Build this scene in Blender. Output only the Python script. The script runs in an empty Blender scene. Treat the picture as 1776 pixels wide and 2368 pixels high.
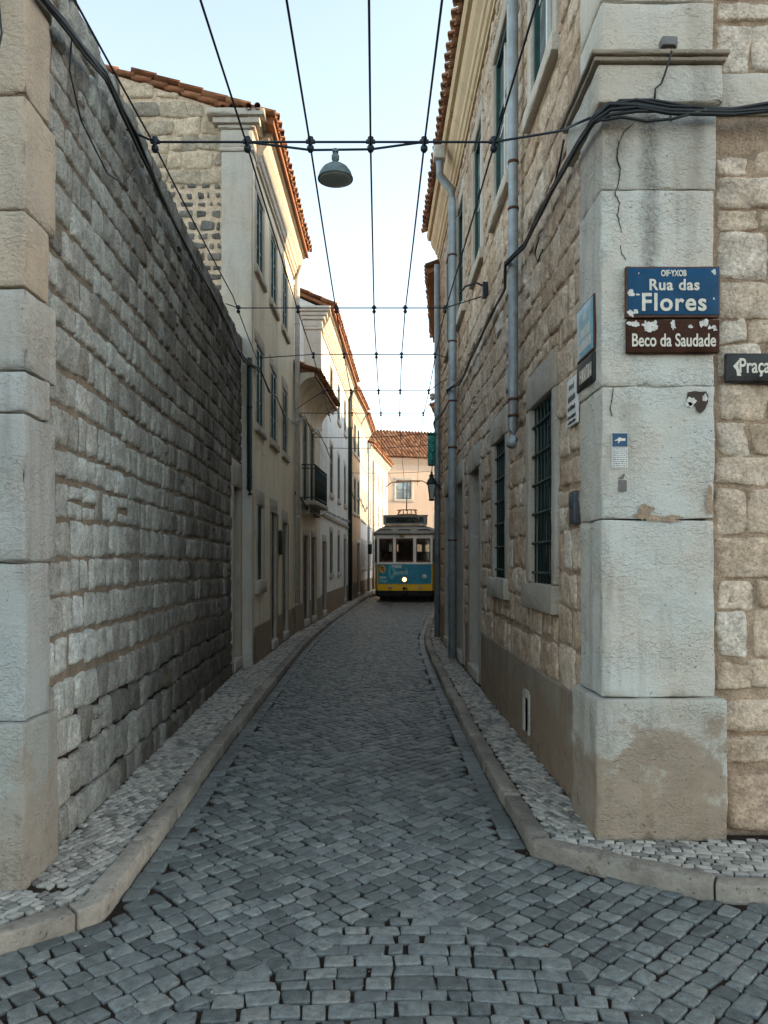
import bpy, math, random
from mathutils import Vector, noise
random.seed(11)
R = math.radians
S = bpy.context.scene
COL = S.collection

# ------------------------------------------------------------------ camera
cam_d = bpy.data.cameras.new("camera")
cam = bpy.data.objects.new("camera", cam_d)
COL.objects.link(cam)
cam.location = (0, 0, 1.6)
cam.rotation_euler = (R(90), 0, 0)
cam_d.sensor_fit = 'HORIZONTAL'
cam_d.sensor_width = 36
cam_d.lens = 36.07
cam_d.shift_x = 0.01175
cam_d.shift_y = 0.0627
cam_d.clip_start = 0.05
cam_d.clip_end = 2000
S.camera = cam
S.render.resolution_x, S.render.resolution_y = 768, 1024

# ------------------------------------------------------------------ light
SUN_EL, SUN_AZ = 15.0, 8.0          # azimuth measured from +X towards +Y
sd = Vector((math.cos(R(SUN_AZ)) * math.cos(R(SUN_EL)), math.sin(R(SUN_AZ)) * math.cos(R(SUN_EL)), math.sin(R(SUN_EL))))
W = bpy.data.worlds.new("World")
S.world = W
W.use_nodes = True
wn = W.node_tree
bg = wn.nodes['Background']
sky = wn.nodes.new('ShaderNodeTexSky')
sky.sky_type = 'NISHITA'
sky.sun_disc = False
sky.sun_elevation = R(SUN_EL)
sky.sun_rotation = R(90 - SUN_AZ)
sky.air_density = 1.0
sky.dust_density = 0.45
sky.ozone_density = 1.0
hsv = wn.nodes.new('ShaderNodeHueSaturation')
hsv.inputs['Saturation'].default_value = 0.58
hsv.inputs['Hue'].default_value = 0.480
wn.links.new(sky.outputs[0], hsv.inputs['Color'])
wn.links.new(hsv.outputs[0], bg.inputs[0])
bg.inputs[1].default_value = 0.15
sun_d = bpy.data.lights.new("sun", 'SUN')
sun_d.energy = 3.0
sun_d.angle = R(0.5)
sun_d.color = (1.0, 0.74, 0.45)
sun = bpy.data.objects.new("sun", sun_d)
COL.objects.link(sun)
sun.rotation_euler = (-sd).to_track_quat('-Z', 'Y').to_euler()
S.view_settings.view_transform = 'Standard'
S.view_settings.look = 'None'
S.view_settings.exposure = 1.80
S.view_settings.gamma = 1
S.cycles.max_bounces = 8
S.cycles.diffuse_bounces = 4

# ------------------------------------------------------------------ node helpers
class NT:
    def __init__(self, name):
        self.m = bpy.data.materials.new(name)
        self.m.use_nodes = True
        self.t = self.m.node_tree
        self.b = self.t.nodes['Principled BSDF']
        self.co = self.t.nodes.new('ShaderNodeTexCoord').outputs['Object']
    def _in(self, sock, v):
        if isinstance(v, bpy.types.NodeSocket):
            self.t.links.new(v, sock)
        elif v is not None:
            if sock.type == 'RGBA' and len(v) == 3:
                v = (*v, 1)
            sock.default_value = v
    def map(self, scale, vec=None):
        n = self.t.nodes.new('ShaderNodeMapping')
        self._in(n.inputs['Vector'], vec or self.co)
        n.inputs['Scale'].default_value = scale
        return n.outputs[0]
    def noise(self, scale, detail=4, rough=0.55, dist=0.0, vec=None):
        n = self.t.nodes.new('ShaderNodeTexNoise')
        self._in(n.inputs['Vector'], vec or self.co)
        n.inputs['Scale'].default_value = scale
        n.inputs['Detail'].default_value = detail
        n.inputs['Roughness'].default_value = rough
        n.inputs['Distortion'].default_value = dist
        return n.outputs['Fac']
    def noisec(self, scale, detail=2, vec=None):
        n = self.t.nodes.new('ShaderNodeTexNoise')
        self._in(n.inputs['Vector'], vec or self.co)
        n.inputs['Scale'].default_value = scale
        n.inputs['Detail'].default_value = detail
        return n.outputs['Color']
    def voro(self, scale, feature='F1', vec=None, rnd=1.0):
        n = self.t.nodes.new('ShaderNodeTexVoronoi')
        n.feature = feature
        self._in(n.inputs['Vector'], vec or self.co)
        n.inputs['Scale'].default_value = scale
        n.inputs['Randomness'].default_value = rnd
        return n.outputs['Distance']
    def warp(self, scale, amt, vec=None):
        c = self.noisec(scale, 2, vec)
        n = self.t.nodes.new('ShaderNodeVectorMath'); n.operation = 'MULTIPLY_ADD'
        self._in(n.inputs[0], c)
        n.inputs[1].default_value = (amt, amt, amt)
        self._in(n.inputs[2], vec or self.co)
        return n.outputs[0]
    def ramp(self, fac, stops, interp='LINEAR'):
        n = self.t.nodes.new('ShaderNodeValToRGB')
        n.color_ramp.interpolation = interp
        e = n.color_ramp.elements
        while len(e) < len(stops):
            e.new(0.5)
        for k, (p, c) in enumerate(stops):
            e[k].position = p
            e[k].color = (*c, 1) if not isinstance(c, (int, float)) else (c, c, c, 1)
        self._in(n.inputs[0], fac)
        return n.outputs[0]
    def mix(self, fac, a, b, mode='MIX'):
        n = self.t.nodes.new('ShaderNodeMix')
        n.data_type = 'RGBA'
        n.blend_type = mode
        n.clamp_factor = True
        self._in(n.inputs[0], fac)
        self._in(n.inputs[6], a)
        self._in(n.inputs[7], b)
        return n.outputs[2]
    def math(self, op, a, b=None, clamp=False):
        n = self.t.nodes.new('ShaderNodeMath')
        n.operation = op
        n.use_clamp = clamp
        self._in(n.inputs[0], a)
        if b is not None:
            self._in(n.inputs[1], b)
        return n.outputs[0]
    def attr(self, name):
        n = self.t.nodes.new('ShaderNodeAttribute')
        n.attribute_name = name
        return n.outputs['Fac']
    def sep(self, vec=None):
        n = self.t.nodes.new('ShaderNodeSeparateXYZ')
        self._in(n.inputs[0], vec or self.co)
        return n.outputs
    def bump(self, h, strength, dist, normal=None):
        n = self.t.nodes.new('ShaderNodeBump')
        n.inputs['Strength'].default_value = strength
        n.inputs['Distance'].default_value = dist
        self._in(n.inputs['Height'], h)
        if normal is not None:
            self._in(n.inputs['Normal'], normal)
        return n.outputs[0]
    def done(self, col, rough=0.9, normal=None, spec=0.3, metal=0.0):
        self._in(self.b.inputs['Base Color'], col)
        self._in(self.b.inputs['Roughness'], rough)
        self._in(self.b.inputs['Specular IOR Level'], spec)
        self._in(self.b.inputs['Metallic'], metal)
        if normal is not None:
            self._in(self.b.inputs['Normal'], normal)
        return self.m

def mat_stone(name, stops, grain=55, bump=0.5, warm=(0.30, 0.22, 0.14), warm_amt=0.35, stain=0.0, rough=0.9, pit=0.5):
    t = NT(name)
    base = t.ramp(t.attr('tone'), stops)
    big = t.noise(2.2, 3, 0.6)
    mid = t.noise(11, 4, 0.6)
    gr = t.noise(grain, 5, 0.7)
    vp = t.voro(grain * 0.6, vec=t.warp(9, 0.06))
    pits = t.ramp(vp, [(0.0, 0.0), (0.22, 1.0)])
    c = t.mix(t.math('MULTIPLY', t.ramp(big, [(0.42, 0.0), (0.68, 1.0)]), warm_amt), base, warm)
    c = t.mix(1.0, c, t.ramp(mid, [(0.25, 0.62), (0.75, 1.3)]), 'MULTIPLY')
    c = t.mix(1.0, c, t.ramp(gr, [(0.3, 0.55), (0.7, 1.35)]), 'MULTIPLY')
    c = t.mix(t.math('MULTIPLY', t.math('SUBTRACT', 1.0, pits), pit), c, (0.035, 0.03, 0.026))
    if stain:
        sv = t.noise(1.0, 4, 0.6, vec=t.map((2.2, 2.2, 0.35)))
        c = t.mix(t.math('MULTIPLY', t.ramp(sv, [(0.5, 0.0), (0.66, 1.0)]), stain), c, (0.05, 0.042, 0.035))
    h = t.math('ADD', t.math('MULTIPLY', gr, 0.5), t.math('MULTIPLY', pits, 0.35))
    n = t.bump(h, bump, 0.02, t.bump(mid, bump, 0.05))
    return t.done(c, rough, n, 0.25)

def mat_lime(name, cool=(0.50, 0.50, 0.455), warm=(0.52, 0.44, 0.345), warm_amt=0.6, stain=0.4, dirt=0.0, streaks=()):
    """dressed limestone with wormy tooling marks, pits, streaks"""
    t = NT(name)
    tone = t.attr('tone')
    w = t.warp(14, 0.09)
    worm = t.noise(30, 2.5, 0.5, 0.9, vec=t.map((1.0, 1.0, 1.5)))
    ridge = t.math('ABSOLUTE', t.math('SUBTRACT', worm, 0.5))
    line = t.ramp(ridge, [(0.004, 0.0), (0.028, 1.0)])
    big = t.noise(1.6, 4, 0.6)
    msk = t.ramp(t.noise(4.0, 3, 0.6), [(0.38, 0.0), (0.6, 1.0)])
    fine = t.noise(160, 4, 0.7)
    pit = t.ramp(t.voro(26, vec=w), [(0.04, 0.0), (0.13, 1.0)])
    pmask = t.ramp(t.noise(2.6, 3, 0.6), [(0.45, 0.0), (0.62, 1.0)])
    c = t.mix(t.math('MULTIPLY', t.ramp(big, [(0.4, 0.0), (0.62, 1.0)]), warm_amt), cool, warm)
    c = t.mix(1.0, c, t.ramp(tone, [(0.0, (0.80, 0.78, 0.74)), (0.5, (1.0, 1.0, 1.0)), (1.0, (1.16, 1.18, 1.2))]), 'MULTIPLY')
    c = t.mix(1.0, c, t.ramp(fine, [(0.3, 0.86), (0.7, 1.12)]), 'MULTIPLY')
    c = t.mix(t.math('MULTIPLY', t.math('MULTIPLY', t.math('SUBTRACT', 1.0, line), msk), 0.55), c, (0.20, 0.165, 0.125))
    c = t.mix(t.math('MULTIPLY', t.math('MULTIPLY', t.math('SUBTRACT', 1.0, pit), pmask), 0.75), c, (0.06, 0.045, 0.035))
    sv = t.noise(1.3, 5, 0.65, vec=t.map((5.0, 5.0, 0.5)))
    c = t.mix(t.math('MULTIPLY', t.ramp(sv, [(0.50, 0.0), (0.68, 1.0)]), stain), c, (0.15, 0.125, 0.10))
    warm_bounce = t.ramp(t.math('ADD', t.math('MULTIPLY', t.sep()[2], 0.12), t.math('MULTIPLY', big, 0.5)), [(0.55, 0.0), (0.8, 1.0)])  # warm glow of bounced light high up, put into the stone colour
    c = t.mix(t.math('MULTIPLY', warm_bounce, 0.35), c, (0.60, 0.50, 0.385))
    for (sx_, hw, za, zb, am) in streaks:
        X, Z = t.sep()[0], t.sep()[2]
        wob = t.math('MULTIPLY', t.math('SUBTRACT', t.noise(7, 5, 0.7), 0.5), hw * 2.2)
        dx = t.math('ABSOLUTE', t.math('ADD', t.math('SUBTRACT', X, sx_), wob))
        mx_ = t.ramp(t.math('DIVIDE', dx, hw * 1.6), [(0.25, 1.0), (1.0, 0.0)])
        mz = t.math('MULTIPLY', t.ramp(t.math('SUBTRACT', Z, za), [(0.0, 0.0), (0.35, 1.0)]), t.ramp(t.math('SUBTRACT', zb, Z), [(0.0, 0.0), (0.04, 1.0)]))
        sp = t.ramp(t.noise(48, 4, 0.75), [(0.36, 1.0), (0.66, 0.35)])
        c = t.mix(t.math('MULTIPLY', t.math('MULTIPLY', t.math('MULTIPLY', mx_, mz), sp), am), c, (0.085, 0.075, 0.062))
    if dirt:
        dv = t.math('ADD', t.noise(3.0, 6, 0.68), t.math('MULTIPLY', t.math('SUBTRACT', 0.52, t.sep()[2]), 0.55))
        c = t.mix(t.math('MULTIPLY', t.ramp(dv, [(0.45, 0.0), (0.53, 1.0)]), dirt), c, t.mix(t.noise(5, 5, 0.7), (0.16, 0.11, 0.072), (0.36, 0.265, 0.18)))
        d2 = t.math('ADD', t.noise(9, 6, 0.72), t.math('MULTIPLY', t.math('SUBTRACT', 0.28, t.sep()[2]), 0.22))
        c = t.mix(t.math('MULTIPLY', t.ramp(d2, [(0.56, 0.0), (0.68, 1.0)]), 0.6), c, (0.10, 0.075, 0.055))
    h = t.math('ADD', t.math('MULTIPLY', worm, t.math('ADD', 0.25, t.math('MULTIPLY', msk, 0.7))), t.math('ADD', t.math('MULTIPLY', fine, 0.25), t.math('MULTIPLY', pit, 0.4)))
    n = t.bump(h, 0.9, 0.022)
    return t.done(c, 0.88, n, 0.25)

def mat_plaster(name, a, b, stain=(0.16, 0.13, 0.10), amt=0.45, bump=0.25):
    t = NT(name)
    big = t.noise(0.8, 5, 0.62)
    streak = t.noise(1.0, 5, 0.65, vec=t.map((3.2, 3.2, 0.22)))
    fine = t.noise(70, 4, 0.7)
    c = t.mix(t.ramp(big, [(0.35, 0.0), (0.65, 1.0)]), a, b)
    c = t.mix(t.math('MULTIPLY', t.ramp(streak, [(0.48, 0.0), (0.72, 1.0)]), amt), c, stain)
    c = t.mix(1.0, c, t.ramp(fine, [(0.3, 0.9), (0.7, 1.08)]), 'MULTIPLY')
    cr = t.ramp(t.voro(0.9, 'DISTANCE_TO_EDGE', vec=t.warp(3, 0.35)), [(0.0, 0.0), (0.006, 1.0)])
    crm = t.ramp(t.noise(0.7, 2), [(0.5, 0.0), (0.56, 1.0)])
    c = t.mix(t.math('MULTIPLY', t.math('MULTIPLY', t.math('SUBTRACT', 1.0, cr), crm), 0.6), c, (0.1, 0.08, 0.06))
    n = t.bump(t.math('ADD', t.math('MULTIPLY', fine, 0.4), t.noise(9, 4, 0.6)), bump, 0.02)
    return t.done(c, 0.92, n, 0.2)

def mat_plain(name, col, rough=0.5, metal=0.0, spec=0.4, var=0.25, scale=8, rust=None, bump=0.08):
    t = NT(name)
    n1 = t.noise(scale, 5, 0.65)
    c = t.mix(1.0, col, t.ramp(n1, [(0.3, 1 - var), (0.7, 1 + var)]), 'MULTIPLY')
    if rust:
        c = t.mix(t.ramp(t.noise(scale * 0.7, 6, 0.7), [(0.56, 0.0), (0.64, 0.85)]), c, rust)
    nn = t.bump(t.noise(scale * 9, 3, 0.6), bump, 0.01)
    return t.done(c, rough, nn, spec, metal)

def mat_tile(name, stops):
    t = NT(name)
    base = t.ramp(t.attr('tone'), stops)
    m1 = t.noise(9, 5, 0.65)
    li = t.noise(4, 5, 0.7)
    c = t.mix(1.0, base, t.ramp(m1, [(0.3, 0.7), (0.7, 1.25)]), 'MULTIPLY')
    c = t.mix(t.ramp(li, [(0.6, 0.0), (0.74, 0.7)]), c, (0.16, 0.14, 0.11))
    return t.done(c, 0.88, t.bump(t.noise(60, 4, 0.7), 0.35, 0.01), 0.25)

def mat_glass(name, col=(0.012, 0.018, 0.02), rough=0.06, spec=0.7):
    t = NT(name)
    w = t.noise(2.2, 2, 0.5)
    c = t.mix(t.ramp(t.noise(1.4, 3), [(0.45, 0.0), (0.6, 1.0)]), col, tuple(x * 2.4 for x in col))
    return t.done(c, rough, t.bump(w, 0.12, 0.05), spec)

M = {}
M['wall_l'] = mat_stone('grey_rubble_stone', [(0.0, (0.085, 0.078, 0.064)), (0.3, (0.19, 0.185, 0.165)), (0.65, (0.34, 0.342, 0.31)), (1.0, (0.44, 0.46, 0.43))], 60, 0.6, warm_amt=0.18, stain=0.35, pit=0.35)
M['mortar_l'] = mat_stone('grey_brown_mortar', [(0.0, (0.17, 0.135, 0.10)), (1.0, (0.24, 0.195, 0.15))], 80, 0.5, warm_amt=0.3, stain=0.3, pit=0.25)
M['wall_r'] = mat_stone('tan_rubble_stone', [(0.0, (0.41, 0.29, 0.20)), (0.4, (0.54, 0.41, 0.30)), (0.75, (0.62, 0.50, 0.385)), (1.0, (0.64, 0.565, 0.475))], 50, 0.65, warm=(0.40, 0.27, 0.155), warm_amt=0.4, stain=0.12, pit=0.25)
M['mortar_r'] = mat_stone('tan_mortar', [(0.0, (0.33, 0.235, 0.16)), (1.0, (0.41, 0.305, 0.215))], 80, 0.5, warm_amt=0.2, stain=0.1, pit=0.2)
M['lime'] = mat_lime('pale_limestone')
M['lime_pier'] = mat_lime('streaked_limestone', streaks=((1.525, 0.045, 2.75, 4.10, 0.75), (1.33, 0.07, 3.55, 4.10, 0.55), (1.80, 0.03, 3.6, 4.1, 0.35), (1.42, 0.05, 1.9, 2.5, 0.25)))
M['lime_warm'] = mat_lime('warm_limestone', (0.46, 0.41, 0.33), (0.45, 0.34, 0.24), 0.6, 0.25)
M['lime_dirty'] = mat_lime('stained_limestone', (0.46, 0.45, 0.40), (0.43, 0.35, 0.26), 0.6, 0.45, 0.75)
M['lime_cool'] = mat_lime('cool_grey_limestone', (0.36, 0.385, 0.37), (0.37, 0.33, 0.28), 0.45, 0.4)
M['lime_foot'] = mat_lime('weathered_foot_block', (0.33, 0.34, 0.31), (0.34, 0.30, 0.24), 0.5, 0.5, 0.35)
M['trim'] = mat_lime('grey_stone_trim', (0.45, 0.42, 0.37), (0.44, 0.36, 0.27), 0.6, 0.35)
M['moss_trim'] = mat_lime('weathered_stone_trim', (0.24, 0.21, 0.165), (0.15, 0.12, 0.085), 0.8, 0.5)
M['trim_pale'] = mat_lime('pale_stone_trim', (0.50, 0.48, 0.43), (0.46, 0.40, 0.32), 0.5, 0.2)
M['dado'] = mat_lime('stained_dado_render', (0.30, 0.25, 0.19), (0.23, 0.17, 0.115), 0.7, 0.8, 0.8)
M['cream'] = mat_plaster('cream_plaster', (0.78, 0.70, 0.54), (0.71, 0.61, 0.45), (0.30, 0.235, 0.16), 0.5)
M['beige'] = mat_plaster('beige_plaster', (0.72, 0.66, 0.55), (0.62, 0.55, 0.45), (0.24, 0.19, 0.145), 0.6)
M['white'] = mat_plaster('white_plaster', (0.76, 0.76, 0.73), (0.68, 0.67, 0.64), (0.36, 0.33, 0.29), 0.4)
M['peach'] = mat_plaster('peach_plaster', (0.62, 0.42, 0.24), (0.56, 0.37, 0.22), (0.35, 0.25, 0.17), 0.35)
M['pink'] = mat_plaster('pale_peach_plaster', (0.70, 0.53, 0.40), (0.66, 0.49, 0.36), (0.5, 0.38, 0.29), 0.3)
M['ochre'] = mat_plaster('ochre_cornice_paint', (0.68, 0.54, 0.35), (0.60, 0.46, 0.29), (0.38, 0.28, 0.17), 0.5)
M['tile'] = mat_tile('terracotta_tile', [(0.0, (0.17, 0.075, 0.038)), (0.5, (0.30, 0.13, 0.065)), (1.0, (0.42, 0.23, 0.125))])
M['frame_green'] = mat_plain('dark_green_paint', (0.012, 0.055, 0.05), 0.45, var=0.35, scale=12)
M['iron_green'] = mat_plain('dark_green_iron', (0.012, 0.03, 0.027), 0.55, var=0.35, scale=20)
M['frame_white'] = mat_plain('white_frame_paint', (0.62, 0.62, 0.58), 0.5, var=0.12, scale=10)
M['glass'] = mat_glass('dark_window_glass')
M['glass_pale'] = mat_glass('pale_window_glass', (0.16, 0.18, 0.18), 0.08, 0.6)  # glass with a paler base colour than the dark panes
M['door'] = mat_plain('dark_wood_door', (0.05, 0.038, 0.03), 0.6, var=0.4, scale=6)
M['door_stone'] = mat_plain('grey_door_paint', (0.10, 0.095, 0.09), 0.6, var=0.3, scale=5)
M['zinc'] = mat_plain('blue_grey_zinc', (0.27, 0.31, 0.33), 0.5, 0.15, var=0.22, scale=7, rust=(0.22, 0.19, 0.16))
M['rust'] = mat_plain('rusty_iron', (0.085, 0.038, 0.022), 0.8, var=0.4, scale=20)
M['cable'] = mat_plain('black_cable', (0.012, 0.016, 0.018), 0.45, var=0.3, scale=20)
M['wire'] = mat_plain('dark_wire', (0.010, 0.018, 0.03), 0.5, var=0.3, scale=3, bump=0.0)
M['white_pvc'] = mat_plain('old_white_plastic', (0.5, 0.48, 0.43), 0.6, var=0.2, scale=12)

t = NT('granite_setts')
tone = t.attr('tone')
c = t.ramp(tone, [(0.0, (0.080, 0.090, 0.087)), (0.5, (0.138, 0.152, 0.146)), (0.85, (0.192, 0.208, 0.198)), (1.0, (0.204, 0.205, 0.188))])
g1 = t.noise(24, 5, 0.65); g2 = t.noise(130, 4, 0.7); g0 = t.noise(1.3, 3)
c = t.mix(1.0, c, t.ramp(g1, [(0.3, 0.62), (0.7, 1.36)]), 'MULTIPLY')
c = t.mix(1.0, c, t.ramp(g2, [(0.3, 0.78), (0.7, 1.25)]), 'MULTIPLY')
edge = t.ramp(t.voro(34, vec=t.warp(20, 0.03)), [(0.05, 0.0), (0.16, 1.0)])
c = t.mix(t.math('MULTIPLY', t.math('SUBTRACT', 1.0, edge), 0.55), c, (0.035, 0.035, 0.032))
c = t.mix(t.math('MULTIPLY', t.ramp(g0, [(0.45, 0.0), (0.7, 1.0)]), 0.22), c, (0.10, 0.092, 0.08))
M['sett'] = t.done(c, t.ramp(g1, [(0.3, 0.34), (0.7, 0.60)]), t.bump(t.math('ADD', t.math('MULTIPLY', g1, 0.7), t.math('MULTIPLY', g2, 0.3)), 0.85, 0.02), 0.4)
t = NT('joint_soil')
s1 = t.noise(40, 5, 0.7); s2 = t.voro(70)
c = t.mix(t.ramp(s1, [(0.35, 0.0), (0.7, 1.0)]), (0.018, 0.014, 0.011), (0.055, 0.040, 0.029))
c = t.mix(t.ramp(s2, [(0.1, 0.5), (0.2, 0.0)]), c, (0.14, 0.115, 0.09))
M['soil'] = t.done(c, 0.97, t.bump(s1, 0.8, 0.02), 0.1)
t = NT('limestone_setts')
c = t.ramp(t.attr('tone'), [(0.0, (0.15, 0.145, 0.13)), (0.35, (0.32, 0.30, 0.26)), (0.75, (0.43, 0.405, 0.355)), (1.0, (0.50, 0.455, 0.38))])
g1 = t.noise(45, 4, 0.65)
c = t.mix(1.0, c, t.ramp(g1, [(0.3, 0.78), (0.7, 1.2)]), 'MULTIPLY')
c = t.mix(t.math('MULTIPLY', t.ramp(t.noise(1.7, 4, 0.6), [(0.45, 0.0), (0.7, 1.0)]), 0.45), c, (0.17, 0.155, 0.135))
M['calcada'] = t.done(c, 0.72, t.bump(g1, 0.4, 0.008), 0.35)
t = NT('kerb_limestone')
g1 = t.noise(22, 5, 0.65); g2 = t.noise(2.5, 4, 0.6)
c = t.mix(t.ramp(g2, [(0.35, 0.0), (0.65, 1.0)]), (0.31, 0.275, 0.225), (0.20, 0.175, 0.145))
c = t.mix(1.0, c, t.ramp(t.attr('tone'), [(0.0, 0.75), (1.0, 1.15)]), 'MULTIPLY')
c = t.mix(1.0, c, t.ramp(g1, [(0.3, 0.8), (0.7, 1.2)]), 'MULTIPLY')
c = t.mix(t.ramp(t.noise(7, 5, 0.7), [(0.60, 0.0), (0.68, 0.7)]), c, (0.09, 0.065, 0.045))
pk = t.ramp(t.voro(24, vec=t.warp(12, 0.08)), [(0.05, 0.0), (0.15, 1.0)])
c = t.mix(t.math('MULTIPLY', t.math('SUBTRACT', 1.0, pk), 0.6), c, (0.05, 0.04, 0.03))
M['kerb'] = t.done(c, 0.75, t.bump(t.math('ADD', g1, t.math('MULTIPLY', pk, 0.4)), 0.8, 0.02), 0.3)

# ------------------------------------------------------------------ mesh helpers
class MB:
    def __init__(self):
        self.v = []; self.f = []; self.t = []; self.m = []; self.s = []
    def add(self, vs, fs, tone=0.5, mi=0, smooth=False):
        o = len(self.v)
        self.v.extend(vs)
        for f in fs:
            self.f.append([i + o for i in f])
            self.t.append(tone); self.m.append(mi); self.s.append(smooth)
    def quad(self, a, b, c, d, tone=0.5, mi=0):
        self.add([a, b, c, d], [(0, 1, 2, 3)], tone, mi)
    def box(self, x0, x1, y0, y1, z0, z1, tone=0.5, mi=0):
        v = [(x, y, z) for z in (z0, z1) for y in (y0, y1) for x in (x0, x1)]
        self.add(v, [(0, 2, 3, 1), (4, 5, 7, 6), (0, 1, 5, 4), (2, 6, 7, 3), (0, 4, 6, 2), (1, 3, 7, 5)], tone, mi)
    def obox(self, F, s0, s1, z0, z1, o0, o1, tone=0.5, mi=0, ch=0.0):
        v = [F.p(s, z, o) for z in (z0, z1) for o in (o0, o1) for s in (s0, s1)]
        self.add(v, [(0, 2, 3, 1), (4, 5, 7, 6), (0, 1, 5, 4), (2, 6, 7, 3), (0, 4, 6, 2), (1, 3, 7, 5)], tone, mi)
    def tube(self, pts, r, n=6, tone=0.5, mi=0, cap=True):
        pts = [Vector(p) for p in pts]
        vs = []; fs = []
        L = len(pts)
        up = Vector((0, 0, 1))
        for i, p in enumerate(pts):
            d = (pts[min(i + 1, L - 1)] - pts[max(i - 1, 0)]).normalized()
            a = d.cross(up)
            if a.length < 0.05:
                a = d.cross(Vector((0, 1, 0)))
            a.normalize(); b = a.cross(d).normalized()
            rr = r[i] if isinstance(r, (list, tuple)) else r
            for k in range(n):
                th = 2 * math.pi * k / n
                vs.append(tuple(p + a * (rr * math.cos(th)) + b * (rr * math.sin(th))))
        for i in range(L - 1):
            for k in range(n):
                k2 = (k + 1) % n
                fs.append((i * n + k, i * n + k2, (i + 1) * n + k2, (i + 1) * n + k))
        if cap:
            fs.append(tuple(range(n - 1, -1, -1))); fs.append(tuple(range((L - 1) * n, L * n)))
        self.add(vs, fs, tone, mi, True)
    def lathe(self, prof, c, n=24, tone=0.5, mi=0, axis='z'):
        vs = []; fs = []
        for (r, z) in prof:
            for k in range(n):
                a = 2 * math.pi * k / n
                if axis == 'z':
                    vs.append((c[0] + r * math.cos(a), c[1] + r * math.sin(a), c[2] + z))
                else:
                    vs.append((c[0] + r * math.cos(a), c[1] + z, c[2] + r * math.sin(a)))
        for i in range(len(prof) - 1):
            for k in range(n):
                k2 = (k + 1) % n
                fs.append((i * n + k, i * n + k2, (i + 1) * n + k2, (i + 1) * n + k))
        self.add(vs, fs, tone, mi, True)
    def rbox(self, T, ax, ay, az, r=0.01, amp=0.003, res=0.08, tone=0.5, mi=0, seed=0.0, nmax=14, skip=()):
        """rounded, slightly uneven block; T maps local (x,y,z) to world, half sizes ax, ay, az"""
        H = (ax, ay, az)
        def ticks(h):
            n = max(2, min(nmax, int(2 * h / res)))
            inner = [-h + r + (2 * (h - r)) * k / n for k in range(n + 1)]
            return [-h] + [-h + r * 0.35] + inner + [h - r * 0.35] + [h]
        for axis in range(3):
            u, w = [(1, 2), (2, 0), (0, 1)][axis]
            tu, tw = ticks(H[u]), ticks(H[w])
            for sg in (-1, 1):
                if (axis, sg) in skip:
                    continue
                vs = []; fs = []
                for b in tw:
                    for a in tu:
                        p = [0, 0, 0]
                        p[axis] = sg * H[axis]; p[u] = a; p[w] = b
                        q = [max(-H[k] + r, min(H[k] - r, p[k])) for k in range(3)]
                        d = Vector((p[0] - q[0], p[1] - q[1], p[2] - q[2])).normalized()
                        x = Vector(q) + d * r
                        wv = Vector(T(*x))
                        if sum(1 for q_ in d if abs(q_) > 0.25) > 1:
                            x = x - d * (max(0.0, noise.noise(wv * 9 + Vector((seed, 3, 0))) - 0.22) * min(0.05, r * 3.2) + max(0.0, noise.noise(wv * 26) - 0.15) * r * 0.5)
                        x = x + d * (amp * noise.noise(wv * 5 + Vector((seed, 0, 0))) * 2 + amp * 0.6 * noise.noise(wv * 17))
                        vs.append(tuple(T(*x)))
                nu = len(tu)
                for j in range(len(tw) - 1):
                    for i in range(nu - 1):
                        q4 = (j * nu + i, j * nu + i + 1, (j + 1) * nu + i + 1, (j + 1) * nu + i)
                        fs.append(q4 if sg > 0 else q4[::-1])
                self.add(vs, fs, tone, mi, True)
    def build(self, name, mats, parent=None):
        me = bpy.data.meshes.new(name)
        me.from_pydata(self.v, [], self.f)
        for m in (mats if isinstance(mats, (list, tuple)) else [mats]):
            me.materials.append(m)
        me.polygons.foreach_set('material_index', self.m)
        me.polygons.foreach_set('use_smooth', self.s)
        a = me.attributes.new('tone', 'FLOAT', 'FACE')
        a.data.foreach_set('value', self.t)
        me.update()
        o = bpy.data.objects.new(name, me)
        COL.objects.link(o)
        if parent is not None:
            o.parent = parent
            if parent.type == 'EMPTY':
                o.matrix_parent_inverse = parent.matrix_basis.inverted()
        return o

class Fr:
    """vertical wall frame: s along the wall, z up, o outwards"""
    def __init__(self, x0, y0, x1, y1, side):
        self.a = (x0, y0)
        L = math.hypot(x1 - x0, y1 - y0)
        self.L = L
        self.d = ((x1 - x0) / L, (y1 - y0) / L)
        self.n = (self.d[1] * side, -self.d[0] * side)
    def p(self, s, z, o=0.0):
        return (self.a[0] + self.d[0] * s + self.n[0] * o, self.a[1] + self.d[1] * s + self.n[1] * o, z)
    def sy(self, y):
        return (y - self.a[1]) / self.d[1]

def tag(o, label, cat, group=None, kind=None):
    if label: o['label'] = label
    if cat: o['category'] = cat
    if group: o['group'] = group
    if kind: o['kind'] = kind
    return o
def structure(o):
    o['kind'] = 'structure'
    return o
def thing(name, loc, label, cat, group=None):
    o = bpy.data.objects.new(name, None)
    COL.objects.link(o)
    o.location = loc
    o.empty_display_size = 0.2
    return tag(o, label, cat, group)

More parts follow.
